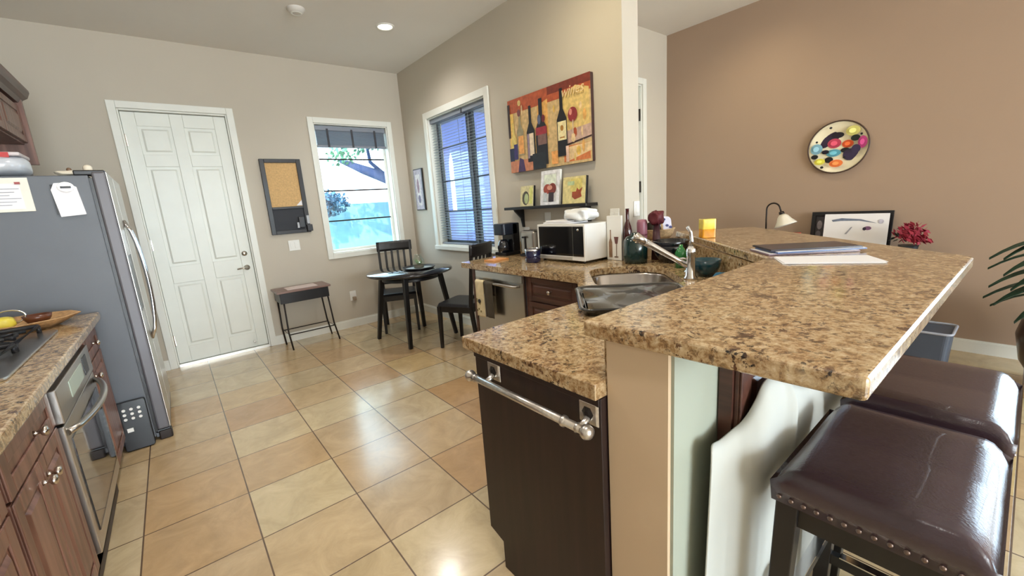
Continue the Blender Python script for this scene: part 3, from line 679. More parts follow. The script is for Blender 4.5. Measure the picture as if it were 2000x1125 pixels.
# ------------------------------------------------------------------ under the bar, living side
t = thing('low_cabinet', 'dark brown cabinet with one knob pushed under the bar', 'cabinet', (1.3, .43, 0))
MB().box(1.02, 1.95, .425, .458, .0, 1.0).build('body', ESP2, t)
for a in (1.03, 1.50):
    f_ = front('door', t, (a, .425, .10), (1, 0, 0), (0, -1, 0), .45, .86, ESP2, .06)
k = MB(); knob(k, (1.085, .406, .745), (0, -1, 0), .014); k.build('knob', mk('rosy_knob', (150, 110, 104), .3), t)
DR = mk('white_cloth', (188, 190, 184), .75, var=.03)
t = thing('draped_cloth', 'smooth white cloth draped in folds below the bar beside the stool', 'cloth', (1.4, .36, 0))
prof = [(.893, .412, .765), (.905, .411, .782), (.95, .408, .774), (1.0, .396, .783), (1.03, .378, .803), (1.06, .365, .845), (1.10, .36, .885), (1.17, .36, .88), (1.27, .36, .83), (1.45, .36, .76), (1.8, .36, .70)]
def cr(P, t_):
    n = len(P)-1; i = min(int(t_*n), n-1); f_ = t_*n-i; a, b, c, d = (P[max(i-1, 0)], P[i], P[i+1], P[min(i+2, n)])
    return [.5*((2*b[k])+(-a[k]+c[k])*f_+(2*a[k]-5*b[k]+4*c[k]-d[k])*f_**2+(-a[k]+3*b[k]-3*c[k]+d[k])*f_**3) for k in range(3)]
def fn(u, v):
    x, y, zt = cr(prof, u); w_ = min(1, u/.4)
    x += -.03*(1-v)*max(0, 1-u/.35)
    y += -.012*math.sin(x*26)*(1-v)*w_-.016*math.exp(-((x-1.235)/.02)**2)*w_+.022*max(0, (v-.9)/.1)**2*w_
    return (x, min(y, .456), .11+(zt-.11)*v)
MB().surf(fn, 90, 30).build('cloth', DR, t, solid=.004)
# ------------------------------------------------------------------ bar stools
def make_stool():
    t = thing('bar_stool', '', 'stool')
    sx, sy = .225, .175
    def top(u, v):
        x = -sx+2*sx*u; y = -sy+2*sy*v; e = lambda q: max(0, abs(2*q-1)-.70)/.30
        r_ = math.sqrt(e(u)**2+e(v)**2); z = .742-.006*e(u)**2-.050*(e(v)**2.4)-.006*(1-abs(2*u-1))
        return (x*(1-.0*r_), y, z)
    m = MB().surf(top, 28, 24)
    # skirt of the cushion
    n = 12; loop = [(-sx+2*sx*k/28, -sy) for k in range(28)]+[(sx, -sy+2*sy*k/24) for k in range(24)]+[(sx-2*sx*k/28, sy) for k in range(28)]+[(-sx, sy-2*sy*k/24) for k in range(24)]
    A = [m._v((*p, top((p[0]+sx)/2/sx, (p[1]+sy)/2/sy)[2])) for p in loop]; B = [m._v((p[0]*1.02, p[1]*1.02, .70)) for p in loop]; C_ = [m._v((*p, .648)) for p in loop]
    for P_, Q_ in ((A, B), (B, C_)):
        for i in range(len(loop)): m._f([P_[i], P_[(i+1) % len(loop)], Q_[(i+1) % len(loop)], Q_[i]], True)
    m._f(C_)
    bmesh.ops.remove_doubles(m.bm, verts=m.bm.verts, dist=.0005)
    m.build('seat', LEATH, t, local=True)
    m = MB(); N_ = 17
    for k in range(N_):
        q = -1+2*(k+.5)/N_
        for p, n_ in (((q*sx*.98, -sy-.001, .662), (0, -1, 0)), ((q*sx*.98, sy+.001, .662), (0, 1, 0))): m.lathe([(.0055, 0), (.004, .003), (0, .004)], p, 8, n_)
    for k in range(14):
        q = -1+2*(k+.5)/14
        for p, n_ in (((-sx-.001, q*sy*.98, .662), (-1, 0, 0)), ((sx+.001, q*sy*.98, .662), (1, 0, 0))): m.lathe([(.0055, 0), (.004, .003), (0, .004)], p, 8, n_)
    tag(m.build('nailheads', mk('brass_nails', (120, 104, 96), .3, .9), t, local=True), kind=None)
    a = MB(); L_ = .195; K_ = .145
    a.box(-L_, L_, -K_-.012, -K_+.012, .59, .647).box(-L_, L_, K_-.012, K_+.012, .59, .647).box(-L_-.012, -L_+.012, -K_, K_, .59, .647).box(L_-.012, L_+.012, -K_, K_, .59, .647)
    a.build('apron', BLK, t, local=True)
    for i in (-1, 1):
        for j in (-1, 1): MB().bar((i*L_, j*K_, .648), (i*(L_+.02), j*(K_+.018), 0), .046, .046, (0, 1, 0), .036, .036).build('leg', BLK, t, local=True, bevel=.003)
    for j in (-1, 1): MB().bar((-L_, j*(K_+.01), .30), (L_, j*(K_+.01), .30), .022, .034).build('stretcher', BLK, t, local=True)
    for i in (-1, 1):
        MB().bar((i*(L_+.012), -K_, .22), (i*(L_+.012), K_, .22), .022, .034).build('stretcher', BLK, t, local=True)
    for j in (-1, 1): MB().box(-L_+.03, L_-.03, j*(K_+.01)-.013, j*(K_+.01)+.013, .317, .321).build('foot_strip', CHR, t, local=True)
    for i in (-1, 1): MB().box(i*(L_+.012)-.013, i*(L_+.012)+.013, -K_+.03, K_-.03, .237, .241).build('foot_strip', CHR, t, local=True)
    return t
s1 = make_stool(); s1.location = (1.215, .145, 0); s1['label'] = 'dark brown leather saddle bar stool closest to the camera'
s2_ = copy_tree(s1); s2_.location = (1.76, .135, 0); s2_['label'] = 'dark brown leather bar stool behind the nearest one'
for s_ in (s1, s2_): s_['group'] = 'bar stools along the granite bar'
s1.location.y = .14
# ------------------------------------------------------------------ dining set
t = thing('dining_table', 'small round glossy black dining table with splayed legs by the windows', 'table', (1.93, 4.15, 0))
TT = mk('glossy_black_table', (22, 20, 26), .12, var=.1, coat=.5)
MB().lathe([(0, .722), (.43, .722), (.45, .730), (.45, .742), (.445, .75), (0, .75)], (1.93, 4.15, 0), 56).build('tabletop', TT, t)
MB().lathe([(.30, .66), (.30, .722), (.285, .722), (.285, .66), (.30, .66)], (1.93, 4.15, 0), 40).build('apron', BLK, t)
for (a, b) in ((1.60, 4.43), (1.685, 3.82), (2.18, 4.47), (2.28, 3.91)):
    c = Vector((1.93, 4.15, 0)); p = Vector((a, b, 0)); q = c+(p-c)*.72
    MB().bar((q.x, q.y, .722), (a, b, 0), .05, .05, (0, 1, 0), .036, .036).build('leg', BLK, t, bevel=.004)
def make_chair():
    t = thing('dining_chair', '', 'chair')
    m = MB().prism(rrect(-.205, .205, -.21, .20, .04), .43, .462, rrect(-.19, .19, -.195, .185, .04)); m.build('seat_pad', LBLK, t, local=True, bevel=.008)
    MB().box(-.19, .19, -.19, -.17, .375, .43).box(-.19, .19, .16, .18, .375, .43).box(-.19, -.17, -.19, .18, .375, .43).box(.17, .19, -.19, .18, .375, .43).build('seat_frame', BLK, t, local=True)
    for i in (-1, 1):
        MB().bar((i*.18, -.18, .43), (i*.185, -.19, 0), .038, .038, (0, 1, 0), .028, .028).build('leg', BLK, t, local=True, bevel=.003)
        MB().bar((i*.18, .18, .43), (i*.185, .235, 0), .034, .038, (0, 1, 0), .028, .03).build('leg', BLK, t, local=True, bevel=.003)
        MB().bar((i*.18, .18, .42), (i*.185, .245, 1.0), .032, .034, (0, 1, 0), .026, .026).build('back_post', BLK, t, local=True, bevel=.003)
    def rail(u, v): x = -.205+.41*u; return (x, .235+.018*(1-(2*u-1)**2)+v*.008, .91+.115*v)
    MB().surf(rail, 12, 4).build('top_rail', BLK, t, local=True, solid=.022)
    MB().bar((-.18, .195, .53), (.18, .195, .53), .02, .03).build('lower_rail', BLK, t, local=True)
    for k in range(4): x = -.108+.072*k; MB().bar((x, .195, .53), (x, .248, .92), .026, .012, (0, 1, 0)).build('slat', BLK, t, local=True)
    return t
c1 = make_chair(); c1.location = (1.985, 4.64, 0); c1.rotation_euler.z = R(-25.5)
c1['label'] = 'black slat-back dining chair behind the round table in the window corner'
c2 = copy_tree(c1); c2.location = (2.17, 3.50, 0); c2.rotation_euler.z = R(205.5)
c2['label'] = 'black padded dining chair beside the dishwasher end, its back hidden by the counter'
for c in (c1, c2): c['group'] = 'dining chairs at the round table'
# tray and terrarium on the table
t = thing('serving_tray', 'dark tray with pale lining on the round table', 'tray', (2.03, 4.15, .751))
MB().lathe([(0, 0), (.15, 0), (.17, .022), (.178, .022), (.155, -.0), ], (2.03, 4.13, .752), 30).build('rim', BLKP, t)
MB().lathe([(0, .001), (.148, .001), (.148, .006), (0, .006)], (2.03, 4.13, .752), 30).build('lining', mk('pale_lining', (190, 204, 206), .3), t)
t = thing('glass_planter', 'clear glass planter with small succulents on the tray', 'planter', (2.03, 4.13, .76))
GL = mk('clear_glass', (235, 245, 240), .03, var=0, trans=1)
MB().lathe([(.055, 0), (.065, .04), (.06, .09), (.035, .13), (.04, .145)], (2.03, 4.13, .7595), 22).build('glass', pane_mat('thin_glass', (.9, .97, .95), .14), t)
MB().lathe([(0, 0), (.05, 0), (.055, .03), (0, .035)], (2.03, 4.13, .761), 18).build('soil', mk('soil', (90, 76, 60), .9), t)
m = MB()
for k in range(16):
    a = rnd.uniform(0, 6.28); l = rnd.uniform(.03, .07); b = Vector((2.03, 4.13, .79)); m.tube([b, b+Vector((math.cos(a)*.02, math.sin(a)*.02, l*.6)), b+Vector((math.cos(a)*.04, math.sin(a)*.04, l))], [.006, .007, .001], 6)
m.build('plant', mk('succulent_green', (120, 150, 100), .5, var=.2), t)
# side table
t = thing('side_table', 'small dark side table with boxed top on thin wire legs under the pinboard', 'side table', (1.01, 4.97, 0))
MB().box(.745, 1.28, 4.80, 5.13, .62, .642).build('top', woodmat('rustic_wood', (110, 84, 78), (150, 124, 114), .45, 'X'), t, bevel=.004)
MB().box(.77, 1.255, 4.815, 5.12, .51, .62).build('box', BLK, t, bevel=.004)
for px_, py_ in ((.80, 4.83), (1.24, 4.83), (.79, 5.10), (1.24, 5.10)):
    MB().tube([(px_, py_, .51), (px_+(.02 if px_ > 1 else -.005), py_-.005, .2), (px_+(.05 if px_ > 1 else .01), py_-.02 if py_ < 5 else py_, 0.004)], .0085, 8).build('leg', DKM, t)
m = MB()
m.tube([(.80, 4.83, .17), (1.26, 4.83, .17), (1.26, 5.10, .17), (.80, 5.10, .17)], .006, 6, closed=True); m.build('lower_frame', DKM, t)
tag(MB().frame((.86, 4.85, .6425), (1, .02, 0), (0, 1, 0)).box(0, .30, 0, .2, 0, .004).build('magazine', mk('pinkish_paper', (214, 196, 190), .5)), 'pale magazine lying on the dark side table', 'magazine')
# pinboard
t = thing('pinboard', 'black framed cork and chalk pinboard with key hooks on the back wall', 'pinboard', (1.06, YW, 1.6))
m = MB().frame((.868, YW-.001, 1.213), (1, 0, 0), (0, 0, 1), (0, -1, 0)); w_, h_ = .40, .80
m.box(0, .045, 0, h_, 0, .03).box(w_-.045, w_, 0, h_, 0, .03).box(.045, w_-.045, 0, .04, 0, .03).box(.045, w_-.045, h_-.04, h_, 0, .03).box(.045, w_-.045, .27, .295, 0, .03)
m.build('frame', BLK, t, bevel=.003)
MB().frame((.868, YW-.001, 1.213), (1, 0, 0), (0, 0, 1), (0, -1, 0)).box(.045, w_-.045, .295, h_-.04, 0, .012).build('cork', mk('cork', (206, 168, 116), .9, var=.12, scale=60, bump=.2), t)
MB().frame((.868, YW-.001, 1.213), (1, 0, 0), (0, 0, 1), (0, -1, 0)).box(.045, w_-.045, .04, .27, 0, .014).build('chalk_panel', mk('chalkboard', (30, 32, 40), .6), t)
MB().frame((1.16, YW-.015, 1.515), (1, 0, 0), (0, 0, 1), (0, -1, 0)).prism([(0, 0), (.062, 0), (.062, .06)], 0, .003).build('paper_corner', PAPER, t)
t = thing('key_bunch', 'bunch of keys and grey tags hanging at the pinboard corner', 'keys', (1.2, YW-.03, 1.3))
MB().box(1.13, 1.15, YW-.05, YW-.036, 1.27, 1.33).box(1.235, 1.262, YW-.05, YW-.036, 1.31, 1.40).build('tag', mk('grey_tag', (176, 178, 182), .4), t)
MB().box(1.15, 1.21, YW-.052, YW-.034, 1.27, 1.39).box(1.225, 1.285, YW-.052, YW-.034, 1.225, 1.30).build('pouch', BLKP, t, bevel=.006)
def plate(name, label, cat, o, u, n, w, h, extra=None):
    t = thing(name, label, cat, o); MB().frame(o, u, (0, 0, 1), n).box(-w/2, w/2, -h/2, h/2, 0, .006).build('plate', WPL, t, bevel=.002)
    if extra == 'rocker':
        k = max(1, round(w/.05)-0)
        for i in range(k): MB().frame(o, u, (0, 0, 1), n).box((i-(k-1)/2)*.045-.016, (i-(k-1)/2)*.045+.016, -.033, .033, .006, .010).build('rocker', WPL, t, bevel=.001)
    if extra == 'outlet':
        MB().frame(o, u, (0, 0, 1), n).box(-.017, .017, .008, .036, .006, .009).box(-.017, .017, -.036, -.008, .006, .009).build('socket', WPL, t)
    return t
plate('light_switch', 'white double light switch plate below the pinboard', 'light switch', (1.07, YW-.001, 1.08), (1, 0, 0), (0, -1, 0), .115, .115, 'rocker')
t = plate('wall_outlet', 'white outlet with plug low on the back wall beside the table', 'outlet', (1.63, YW-.001, .39), (1, 0, 0), (0, -1, 0), .075, .12, 'outlet')
MB().box(1.615, 1.655, YW-.05, YW-.01, .335, .38).build('plug', mk('grey_plug', (150, 130, 110), .4), t, bevel=.006)
plate('light_switch', 'white switch plate on the side wall behind the white box', 'light switch', (XW-.001, 1.935, 1.22), (0, -1, 0), (-1, 0, 0), .08, .125, 'rocker')
plate('wall_outlet', 'beige outlet plate behind the toaster', 'outlet', (XW-.001, 2.92, 1.09), (0, -1, 0), (-1, 0, 0), .075, .12, 'outlet')
plate('wall_outlet', 'white outlet plate under the black shelf above the toaster', 'outlet', (XW-.001, 2.64, 1.22), (0, -1, 0), (-1, 0, 0), .07, .11, 'outlet')
plate('light_switch', 'white wide switch plate on the wall end near the bar', 'light switch', (2.70, 1.849, 1.27), (1, 0, 0), (0, -1, 0), .07, .11, 'rocker')
# ------------------------------------------------------------------ flat art
def flat_art(mb, o, u, v, n, layers, d=.0006):
    for i, (poly, mat) in enumerate(layers):
        mb.use(mat).frame(Vector(o)+Vector(n)*d*i, u, v, n).prism(poly, 0, d*.9)
def pm(name, rgb, r=.6): return mk('paint_'+name, rgb, r, var=.22, scale=30)
t = thing('canvas_painting', 'large canvas painting of wine bottles and a glass above the shelf', 'painting', (XW, 2.57, 1.95))
MB().frame((XW-.001, 3.045, 1.64), (0, -1, 0), (0, 0, 1), (-1, 0, 0)).box(0, .945, 0, .615, 0, .035).build('canvas', mk('dark_canvas_edge', (60, 34, 28), .7), t, bevel=.006)
def bottle(cx, b, w, h, nk=.28):
    hw = w/2; return [(cx-hw, b), (cx+hw, b), (cx+hw, b+h*.55), (cx+w*.16, b+h*.70), (cx+w*.15, b+h), (cx-w*.15, b+h), (cx-w*.16, b+h*.70), (cx-hw, b+h*.55)]
def rc(a, b, c, d): return [(a, c), (b, c), (b, d), (a, d)]
Lr = [(rc(0, .945, 0, .615), pm('ochre', (206, 176, 126))), (rc(.0, .945, .50, .615), pm('rust', (176, 84, 50))), (rc(.5, .945, .555, .615), pm('maroon', (120, 50, 36))),
      ([(.62, .24), (.93, .24), (.93, .52), (.80, .56), (.64, .50)], pm('gold', (220, 190, 120))), ([(.36, .25), (.5, .25), (.5, .53), (.38, .5)], pm('amber', (224, 170, 96))),
      ([(.70, .14), (.945, .17), (.945, .27), (.70, .25)], pm('pinkgrey', (196, 164, 150))), (rc(.66, .93, .02, .14), pm('orange', (206, 120, 70))), ([(.68, .02), (.945, .08), (.945, .14), (.70, .13)], pm('cream', (226, 196, 150))),
      ([(.66, .135), (.945, .175), (.945, .187), (.66, .15)], pm('brown', (60, 40, 34))),
      (rc(0, .30, 0, .10), pm('clay', (196, 128, 96))), (rc(.02, .07, .1, .5), pm('yellow', (224, 184, 90))), (rc(.0, .03, .3, .58), pm('umber', (50, 30, 30))),
      (bottle(.065, .12, .07, .30), pm('straw', (214, 190, 110))), (rc(.0, .06, .10, .21), pm('navy', (36, 40, 70))), (rc(.06, .11, .11, .24), pm('indigo', (60, 50, 104))),
      (bottle(.155, .14, .085, .36), pm('olive', (150, 140, 110))), (rc(.125, .195, .15, .30), pm('tangerine', (226, 160, 90))), ([(.10, 0), (.2, 0), (.18, .10), (.13, .12)], pm('purple', (70, 50, 90))),
      (ellipse(.15, .49, .022, .03, 12), pm('plum', (120, 70, 70))),
      (bottle(.29, .07, .10, .45), pm('black', (24, 22, 28))), (rc(.245, .265, .10, .30), pm('lilac', (150, 130, 150))), (rc(.27, .325, .12, .30), pm('label', (226, 206, 180))),
      (bottle(.42, .03, .135, .52), pm('ink', (28, 26, 34))), (rc(.355, .485, .27, .33), pm('crimson', (150, 44, 56))), (rc(.375, .48, .19, .27), pm('smoke', (120, 90, 84))), (rc(.30, .46, .0, .13), pm('slate', (34, 38, 44))),
      (ellipse(.40, .39, .02, .04, 12), pm('steelblue', (90, 100, 130))), (ellipse(.45, .39, .02, .03, 12), pm('wine', (110, 30, 40))),
      (bottle(.655, .07, .105, .50), pm('black', (24, 22, 28))), (rc(.61, .70, .19, .33), pm('label2', (234, 220, 170))), (ellipse(.655, .28, .018, .022, 10), pm('goldmark', (170, 120, 50))), (rc(.63, .68, .205, .215), pm('goldmark', (170, 120, 50))),
      (ellipse(.77, .36, .048, .052, 18), pm('redwine', (140, 44, 48))), (rc(.766, .776, .22, .32), pm('stem', (190, 170, 150))), (ellipse(.75, .38, .016, .024, 10), pm('pinklight', (206, 130, 120))),
      (rc(.53, .60, .02, .12), pm('tangerine', (226, 160, 90))), (rc(.69, .72, .02, .14), pm('blush', (226, 190, 170)))]
xs_ = random.Random(5)
for k in range(46):
    cx = xs_.uniform(.03, .9); cy = xs_.uniform(.03, .58)
    if (.22 < cx < .5) or (.58 < cx < .73): continue
    c_ = xs_.choice([('gold', (220, 190, 120)), ('amber', (224, 170, 96)), ('rust', (176, 84, 50)), ('cream', (226, 196, 150)), ('yellow', (224, 184, 90))])
    Lr.insert(9, (ellipse(cx, cy, xs_.uniform(.008, .025), xs_.uniform(.012, .05), 7, xs_.uniform(0, 3)), pm(*c_)))
fnt = [(.78, .515), (.80, .545), (.81, .515), (.82, .545), (.83, .515), (.845, .545), (.86, .52), (.875, .548), (.885, .518)]
m = MB(); flat_art(m, (XW-.036, 3.045, 1.64), (0, -1, 0), (0, 0, 1), (-1, 0, 0), Lr, .00015)
m.use(pm('cream', (226, 196, 150))).frame((XW-.049, 3.045, 1.64), (0, -1, 0), (0, 0, 1), (-1, 0, 0))
m.build('painted_scene', None, t)
SG = mk('cream_lettering', (228, 200, 150), .6)
tx = bpy.data.curves.new('lettering', 'FONT'); tx.body = 'wines'; tx.size = .10; tx.extrude = .0005; tx.shear = .3
to = bpy.data.objects.new('lettering_source', tx); COL.objects.link(to); dg = bpy.context.evaluated_depsgraph_get()
lm = bpy.data.meshes.new_from_object(to.evaluated_get(dg)); bpy.data.objects.remove(to); lm.name = 'lettering'; lm.materials.clear(); lm.materials.append(SG)
to = bpy.data.objects.new('lettering', lm); COL.objects.link(to); to.parent = t
mm_ = Matrix(((0, 0, -1), (-1, 0, 0), (0, 1, 0))).to_4x4(); mm_.translation = Vector((XW-.050, 3.045-.66, 1.64+.50)) - Vector(t.location); to.matrix_local = mm_
# narrow picture in corner
t = thing('narrow_picture', 'narrow framed grey picture in the window corner', 'picture', (XW, 4.92, 1.62))
MB().frame((XW-.001, 5.03, 1.365), (0, -1, 0), (0, 0, 1), (-1, 0, 0)).box(0, .225, 0, .51, 0, .02).build('frame', BLK, t, bevel=.002)
m = MB(); flat_art(m, (XW-.0212, 5.03, 1.365), (0, -1, 0), (0, 0, 1), (-1, 0, 0), [(rc(.012, .205, .012, .498), pm('paleviolet', (176, 166, 176))), (rc(.05, .165, .06, .44), pm('mist', (206, 198, 196))), (ellipse(.10, .30, .03, .09, 14), pm('mauve', (150, 120, 130))), (ellipse(.11, .14, .035, .05, 14), pm('dusk', (120, 110, 130)))], .0005)
m.build('print', None, t)
# shelf
t = thing('wall_shelf', 'black wooden shelf on brackets above the microwave', 'shelf', (XW, 2.53, 1.32))
MB().box(2.42, XW-.001, 2.09, 3.07, 1.312, 1.336).build('board', BLK, t, bevel=.004)
for y_ in (2.17, 2.96):
    MB().frame((XW-.001, y_-.012, 1.15), (-1, 0, 0), (0, 0, 1), (0, 1, 0)).prism([(0, 0), (.015, 0), (.03, .08), (.10, .145), (.11, .161), (0, .161)], 0, .024).build('bracket', BLK, t, bevel=.002)
def leaning(label, ya, yb, h, layers, x=2.46, name='small_picture', fm=None, cat='picture'):
    t = thing(name, label, cat, (x, (ya+yb)/2, 1.336), group='pictures standing on the black shelf')
    n = Vector((-1, 0, .12)).normalized(); v = Vector((.12, 0, 1)).normalized(); w_ = yb-ya
    MB().frame((x+.015, yb, 1.338), (0, -1, 0), v, n).box(0, w_, 0, h, -.022, 0).build('block', fm or BLKP, t, bevel=.002)
    m = MB(); flat_art(m, Vector((x+.015, yb, 1.338))+n*.0005, (0, -1, 0), v, n, layers, .0005); m.build('print', None, t)
leaning('small square picture with a dark arch shape, left on the shelf', 2.73, 2.90, .175, [(rc(0, .17, 0, .175), pm('sand', (206, 196, 150))), (ellipse(.07, .07, .045, .06, 14), pm('darkolive', (70, 64, 50))), (ellipse(.08, .065, .028, .045, 14), pm('sage', (170, 180, 130))), (rc(.12, .16, .02, .16), pm('lime', (206, 206, 120)))])
leaning('tall white framed flower picture, middle of the shelf', 2.43, 2.65, .28, [(rc(0, .22, 0, .28), pm('white', (226, 226, 230))), (rc(.03, .19, .025, .255), pm('offwhite', (206, 206, 206))), (rc(.04, .18, .17, .245), pm('mint', (214, 222, 206))), (ellipse(.08, .13, .045, .04, 14), pm('brick', (150, 66, 50))), (ellipse(.14, .13, .045, .045, 14), pm('rusty', (120, 50, 40))), (ellipse(.11, .14, .03, .02, 12), pm('peach', (214, 150, 130))), (rc(.10, .16, .025, .1), pm('blackish', (50, 40, 44))), (rc(.04, .08, .03, .1), pm('paleb', (190, 196, 200)))], x=2.47, fm=WHITE)
leaning('square yellow canvas with a red autumn leaf, right on the shelf', 2.14, 2.38, .205, [(rc(0, .235, 0, .205), pm('butter', (214, 200, 140))), (rc(.08, .2, .09, .19), pm('khaki', (206, 190, 110))), ([(.10, .05), (.13, .03), (.17, .04), (.20, .05), (.19, .08), (.205, .12), (.17, .10), (.15, .12), (.14, .09), (.10, .09)], pm('leafred', (150, 70, 40))), (rc(.05, .12, .14, .17), pm('celery', (180, 196, 150)))])
# ------------------------------------------------------------------ counter objects
t = thing('microwave', 'white countertop microwave with black glass door under the shelf', 'microwave', (2.40, 2.2, .914))
MWX, MY0, MY1 = 2.24, 1.955, 2.44
MB().box(MWX+.012, MWX+.30, MY0, MY1, .932, 1.195).build('body', WPL, t, bevel=.008)
f = MB().box(MWX, MWX+.012, MY0, MY1, .932, 1.195).build('front_panel', WPL, t, bevel=.004)
MB().box(MWX-.004, MWX, MY0+.115, MY1-.02, .965, 1.18).build('door_glass', GLSB, t, bevel=.003)
MB().box(MWX-.004, MWX, MY0+.012, MY0+.112, .965, 1.18).build('control_pad', GLSB, t, bevel=.002)
MB().lathe([(0, -.009), (.008, -.008), (.009, -.004)], (MWX, MY0+.06, 1.155), 14, (1, 0, 0)).build('dial', NICK, t)
MB().box(MWX-.006, MWX, MY0+.12, MY1-.03, .938, .958).build('lower_trim', mk('silver_trim', (210, 206, 198), .3, .5), t)
m = MB()
for a in (MWX+.03, MWX+.27):
    for b in (MY0+.04, MY1-.04): m.lathe([(0, 0), (.012, 0), (.012, .018), (0, .018)], (a, b, .9145), 10)
m.build('feet', BLKP, t)
t = thing('foam_tray', 'flat white foam plates lying on top of the microwave', 'plate', (2.36, 2.26, 1.196))
MB().prism(rrect(2.26, 2.48, 2.10, 2.42, .05), 1.197, 1.207).prism(rrect(2.27, 2.47, 2.12, 2.40, .05), 1.209, 1.219).build('plates', PAPER, t, bevel=.003)
t = thing('plastic_bag', 'crumpled white plastic bag on the microwave top', 'bag', (2.36, 2.08, 1.22))
def bagfn(u, v):
    f_, _, _ = lump((2.36, 2.09, 1.256), .085, .115, .04, 11, .16); return f_(u, v)
MB().surf(bagfn, 40, 24).build('bag', mk('white_film', (226, 228, 228), .35, var=.04), t)
tag(MB().prism([(2.475, 1.82), (2.50, 1.825), (2.50, 1.952), (2.475, 1.948)], .915, 1.235).build('white_box', WPL, bevel=.003), 'tall white flat box with a wine motif next to the microwave', 'box')
bx = bpy.data.objects['white_box']; m = MB(); flat_art(m, (2.4745, 1.945, .915), (0, -1, 0), (0, 0, 1), (-1, 0, 0), [(bottle(.03, .02, .03, .2), pm('taupebottle', (150, 120, 96))), ([(.06, .17), (.10, .17), (.09, .12), (.07, .12)], pm('plumglass', (110, 70, 66))), (rc(.078, .084, .03, .12), pm('stem2', (130, 110, 96))), (ellipse(.08, .025, .02, .006, 10), pm('stem2', (130, 110, 96)))], .0005); m.build('motif', None, bx)
t = thing('toaster', 'brushed steel toaster standing left of the microwave', 'toaster', (2.42, 2.69, .914))
MB().box(2.34, 2.50, 2.595, 2.78, .93, 1.135).build('body', SS, t, bevel=.025, bseg=4)
MB().box(2.335, 2.505, 2.59, 2.785, .9145, .935).build('base', BLKP, t, bevel=.004)
MB().box(2.334, 2.34, 2.70, 2.715, .97, 1.09).build('lever_slot', BLKP, t)
MB().box(2.315, 2.34, 2.69, 2.725, 1.075, 1.09).build('lever', BLKP, t, bevel=.003)
MB().box(2.37, 2.39, 2.62, 2.76, 1.134, 1.137).box(2.44, 2.46, 2.62, 2.76, 1.134, 1.137).build('slots', BLKP, t)
t = thing('candle_jar', 'dark navy jar with silver rim in front of the toaster', 'jar', (2.18, 2.42, .914))
MB().lathe([(0, 0), (.055, 0), (.06, .01), (.06, .095), (.055, .10), (.05, .095), (.05, .02), (0, .02)], (2.15, 2.41, .9145), 24).build('jar', mk('navy_glass', (22, 24, 60), .12, coat=.5), t)
MB().lathe([(.061, .09), (.062, .103), (.056, .106), (.056, .09)], (2.15, 2.41, .9145), 24).build('rim', CHR, t)
t = thing('coffee_maker', 'black drip coffee maker at the window end of the counter', 'coffee maker', (2.36, 2.99, .914))
MB().box(2.28, 2.46, 2.915, 3.07, .9145, .945).build('base', BLKP, t, bevel=.006)
MB().box(2.375, 2.46, 2.915, 3.07, .945, 1.20).build('tank', BLKP, t, bevel=.008)
MB().prism(rrect(2.27, 2.46, 2.915, 3.07, .03), 1.10, 1.20).build('brew_head', mk('navy_plastic', (26, 34, 50), .3), t, bevel=.006)
MB().lathe([(0, 0), (.05, 0), (.055, .04), (.045, .09), (.03, .11)], (2.325, 2.993, .946), 22).build('carafe', mk('smoked_glass', (30, 32, 40), .05, coat=.6), t)
MB().box(2.355, 2.37, 2.965, 3.015, .955, .975).build('label_plate', NICK, t)
tag(MB().frame((2.0, 2.72, .9145), (1, .1, 0), (-.1, 1, 0)).box(0, .17, 0, .12, 0, .012).build('wood_reflection', mk('orange_reflection', (214, 150, 90), .5)), 'orange reflection of wood behind the navy jar, built as a thin slab', 'board')  # slab added in place of an orange wood reflection on the granite
# group near the wall end
t = thing('wine_bottle', 'tall thin dark red bottle at the wall corner', 'bottle', (2.47, 1.79, .914))
MB().lathe([(0, 0), (.03, 0), (.032, .20), (.026, .24), (.012, .28), (.012, .36), (.014, .365), (0, .366)], (2.52, 1.80, .9145), 18).build('bottle', mk('dark_red_glass', (60, 20, 22), .1, coat=.4), t)
t = thing('pink_canister', 'mauve canister next to the thin red bottle', 'canister', (2.57, 1.72, .914))
MB().lathe([(0, 0), (.034, 0), (.036, .26), (.03, .28), (0, .285)], (2.60, 1.735, .9145), 20).build('body', mk('mauve_plastic', (150, 96, 110), .4), t)
MB().lathe([(.035, .17), (.037, .172), (.037, .18), (.035, .182)], (2.60, 1.735, .9145), 20).build('band', mk('maroon_band', (96, 40, 50), .4), t)
t = thing('red_flower_ball', 'maroon round ornament beside the mauve canister', 'ornament', (2.66, 1.66, .914))
MB().surf(*lump((2.63, 1.64, 1.205), .045, .045, .045, 8, .14)).build('ball', mk('maroon_petals', (84, 18, 28), .6, var=.3), t)
MB().lathe([(0, 0), (.035, 0), (.03, .1), (.02, .25), (0, .25)], (2.63, 1.64, .9145), 14).build('stem', mk('dark_maroon', (60, 20, 26), .5), t)
t = thing('dish_soap_jug', 'dark green jug on the granite behind the sink', 'jug', (2.40, 1.60, .914))
DG = mk('dark_green_glass', (16, 44, 42), .15, coat=.4)
MB().lathe([(0, 0), (.075, 0), (.08, .03), (.08, .15), (.06, .18), (.03, .19), (.03, .205), (0, .207)], (2.445, 1.685, .9145), 22).build('body', DG, t)
t = thing('dark_bowl', 'dark blue black bowl stack beside the green jug behind the sink', 'bowl', (2.5, 1.48, .914))
MB().lathe([(0, 0), (.06, 0), (.10, .05), (.115, .11), (.11, .115), (.095, .06), (0, .02)], (2.575, 1.50, .9145), 26).lathe([(0, .03), (.09, .08), (.118, .14), (.112, .145), (.08, .1), (0, .06)], (2.575, 1.50, .9145), 26).build('bowls', mk('blue_black_glaze', (14, 18, 28), .2, coat=.4), t)
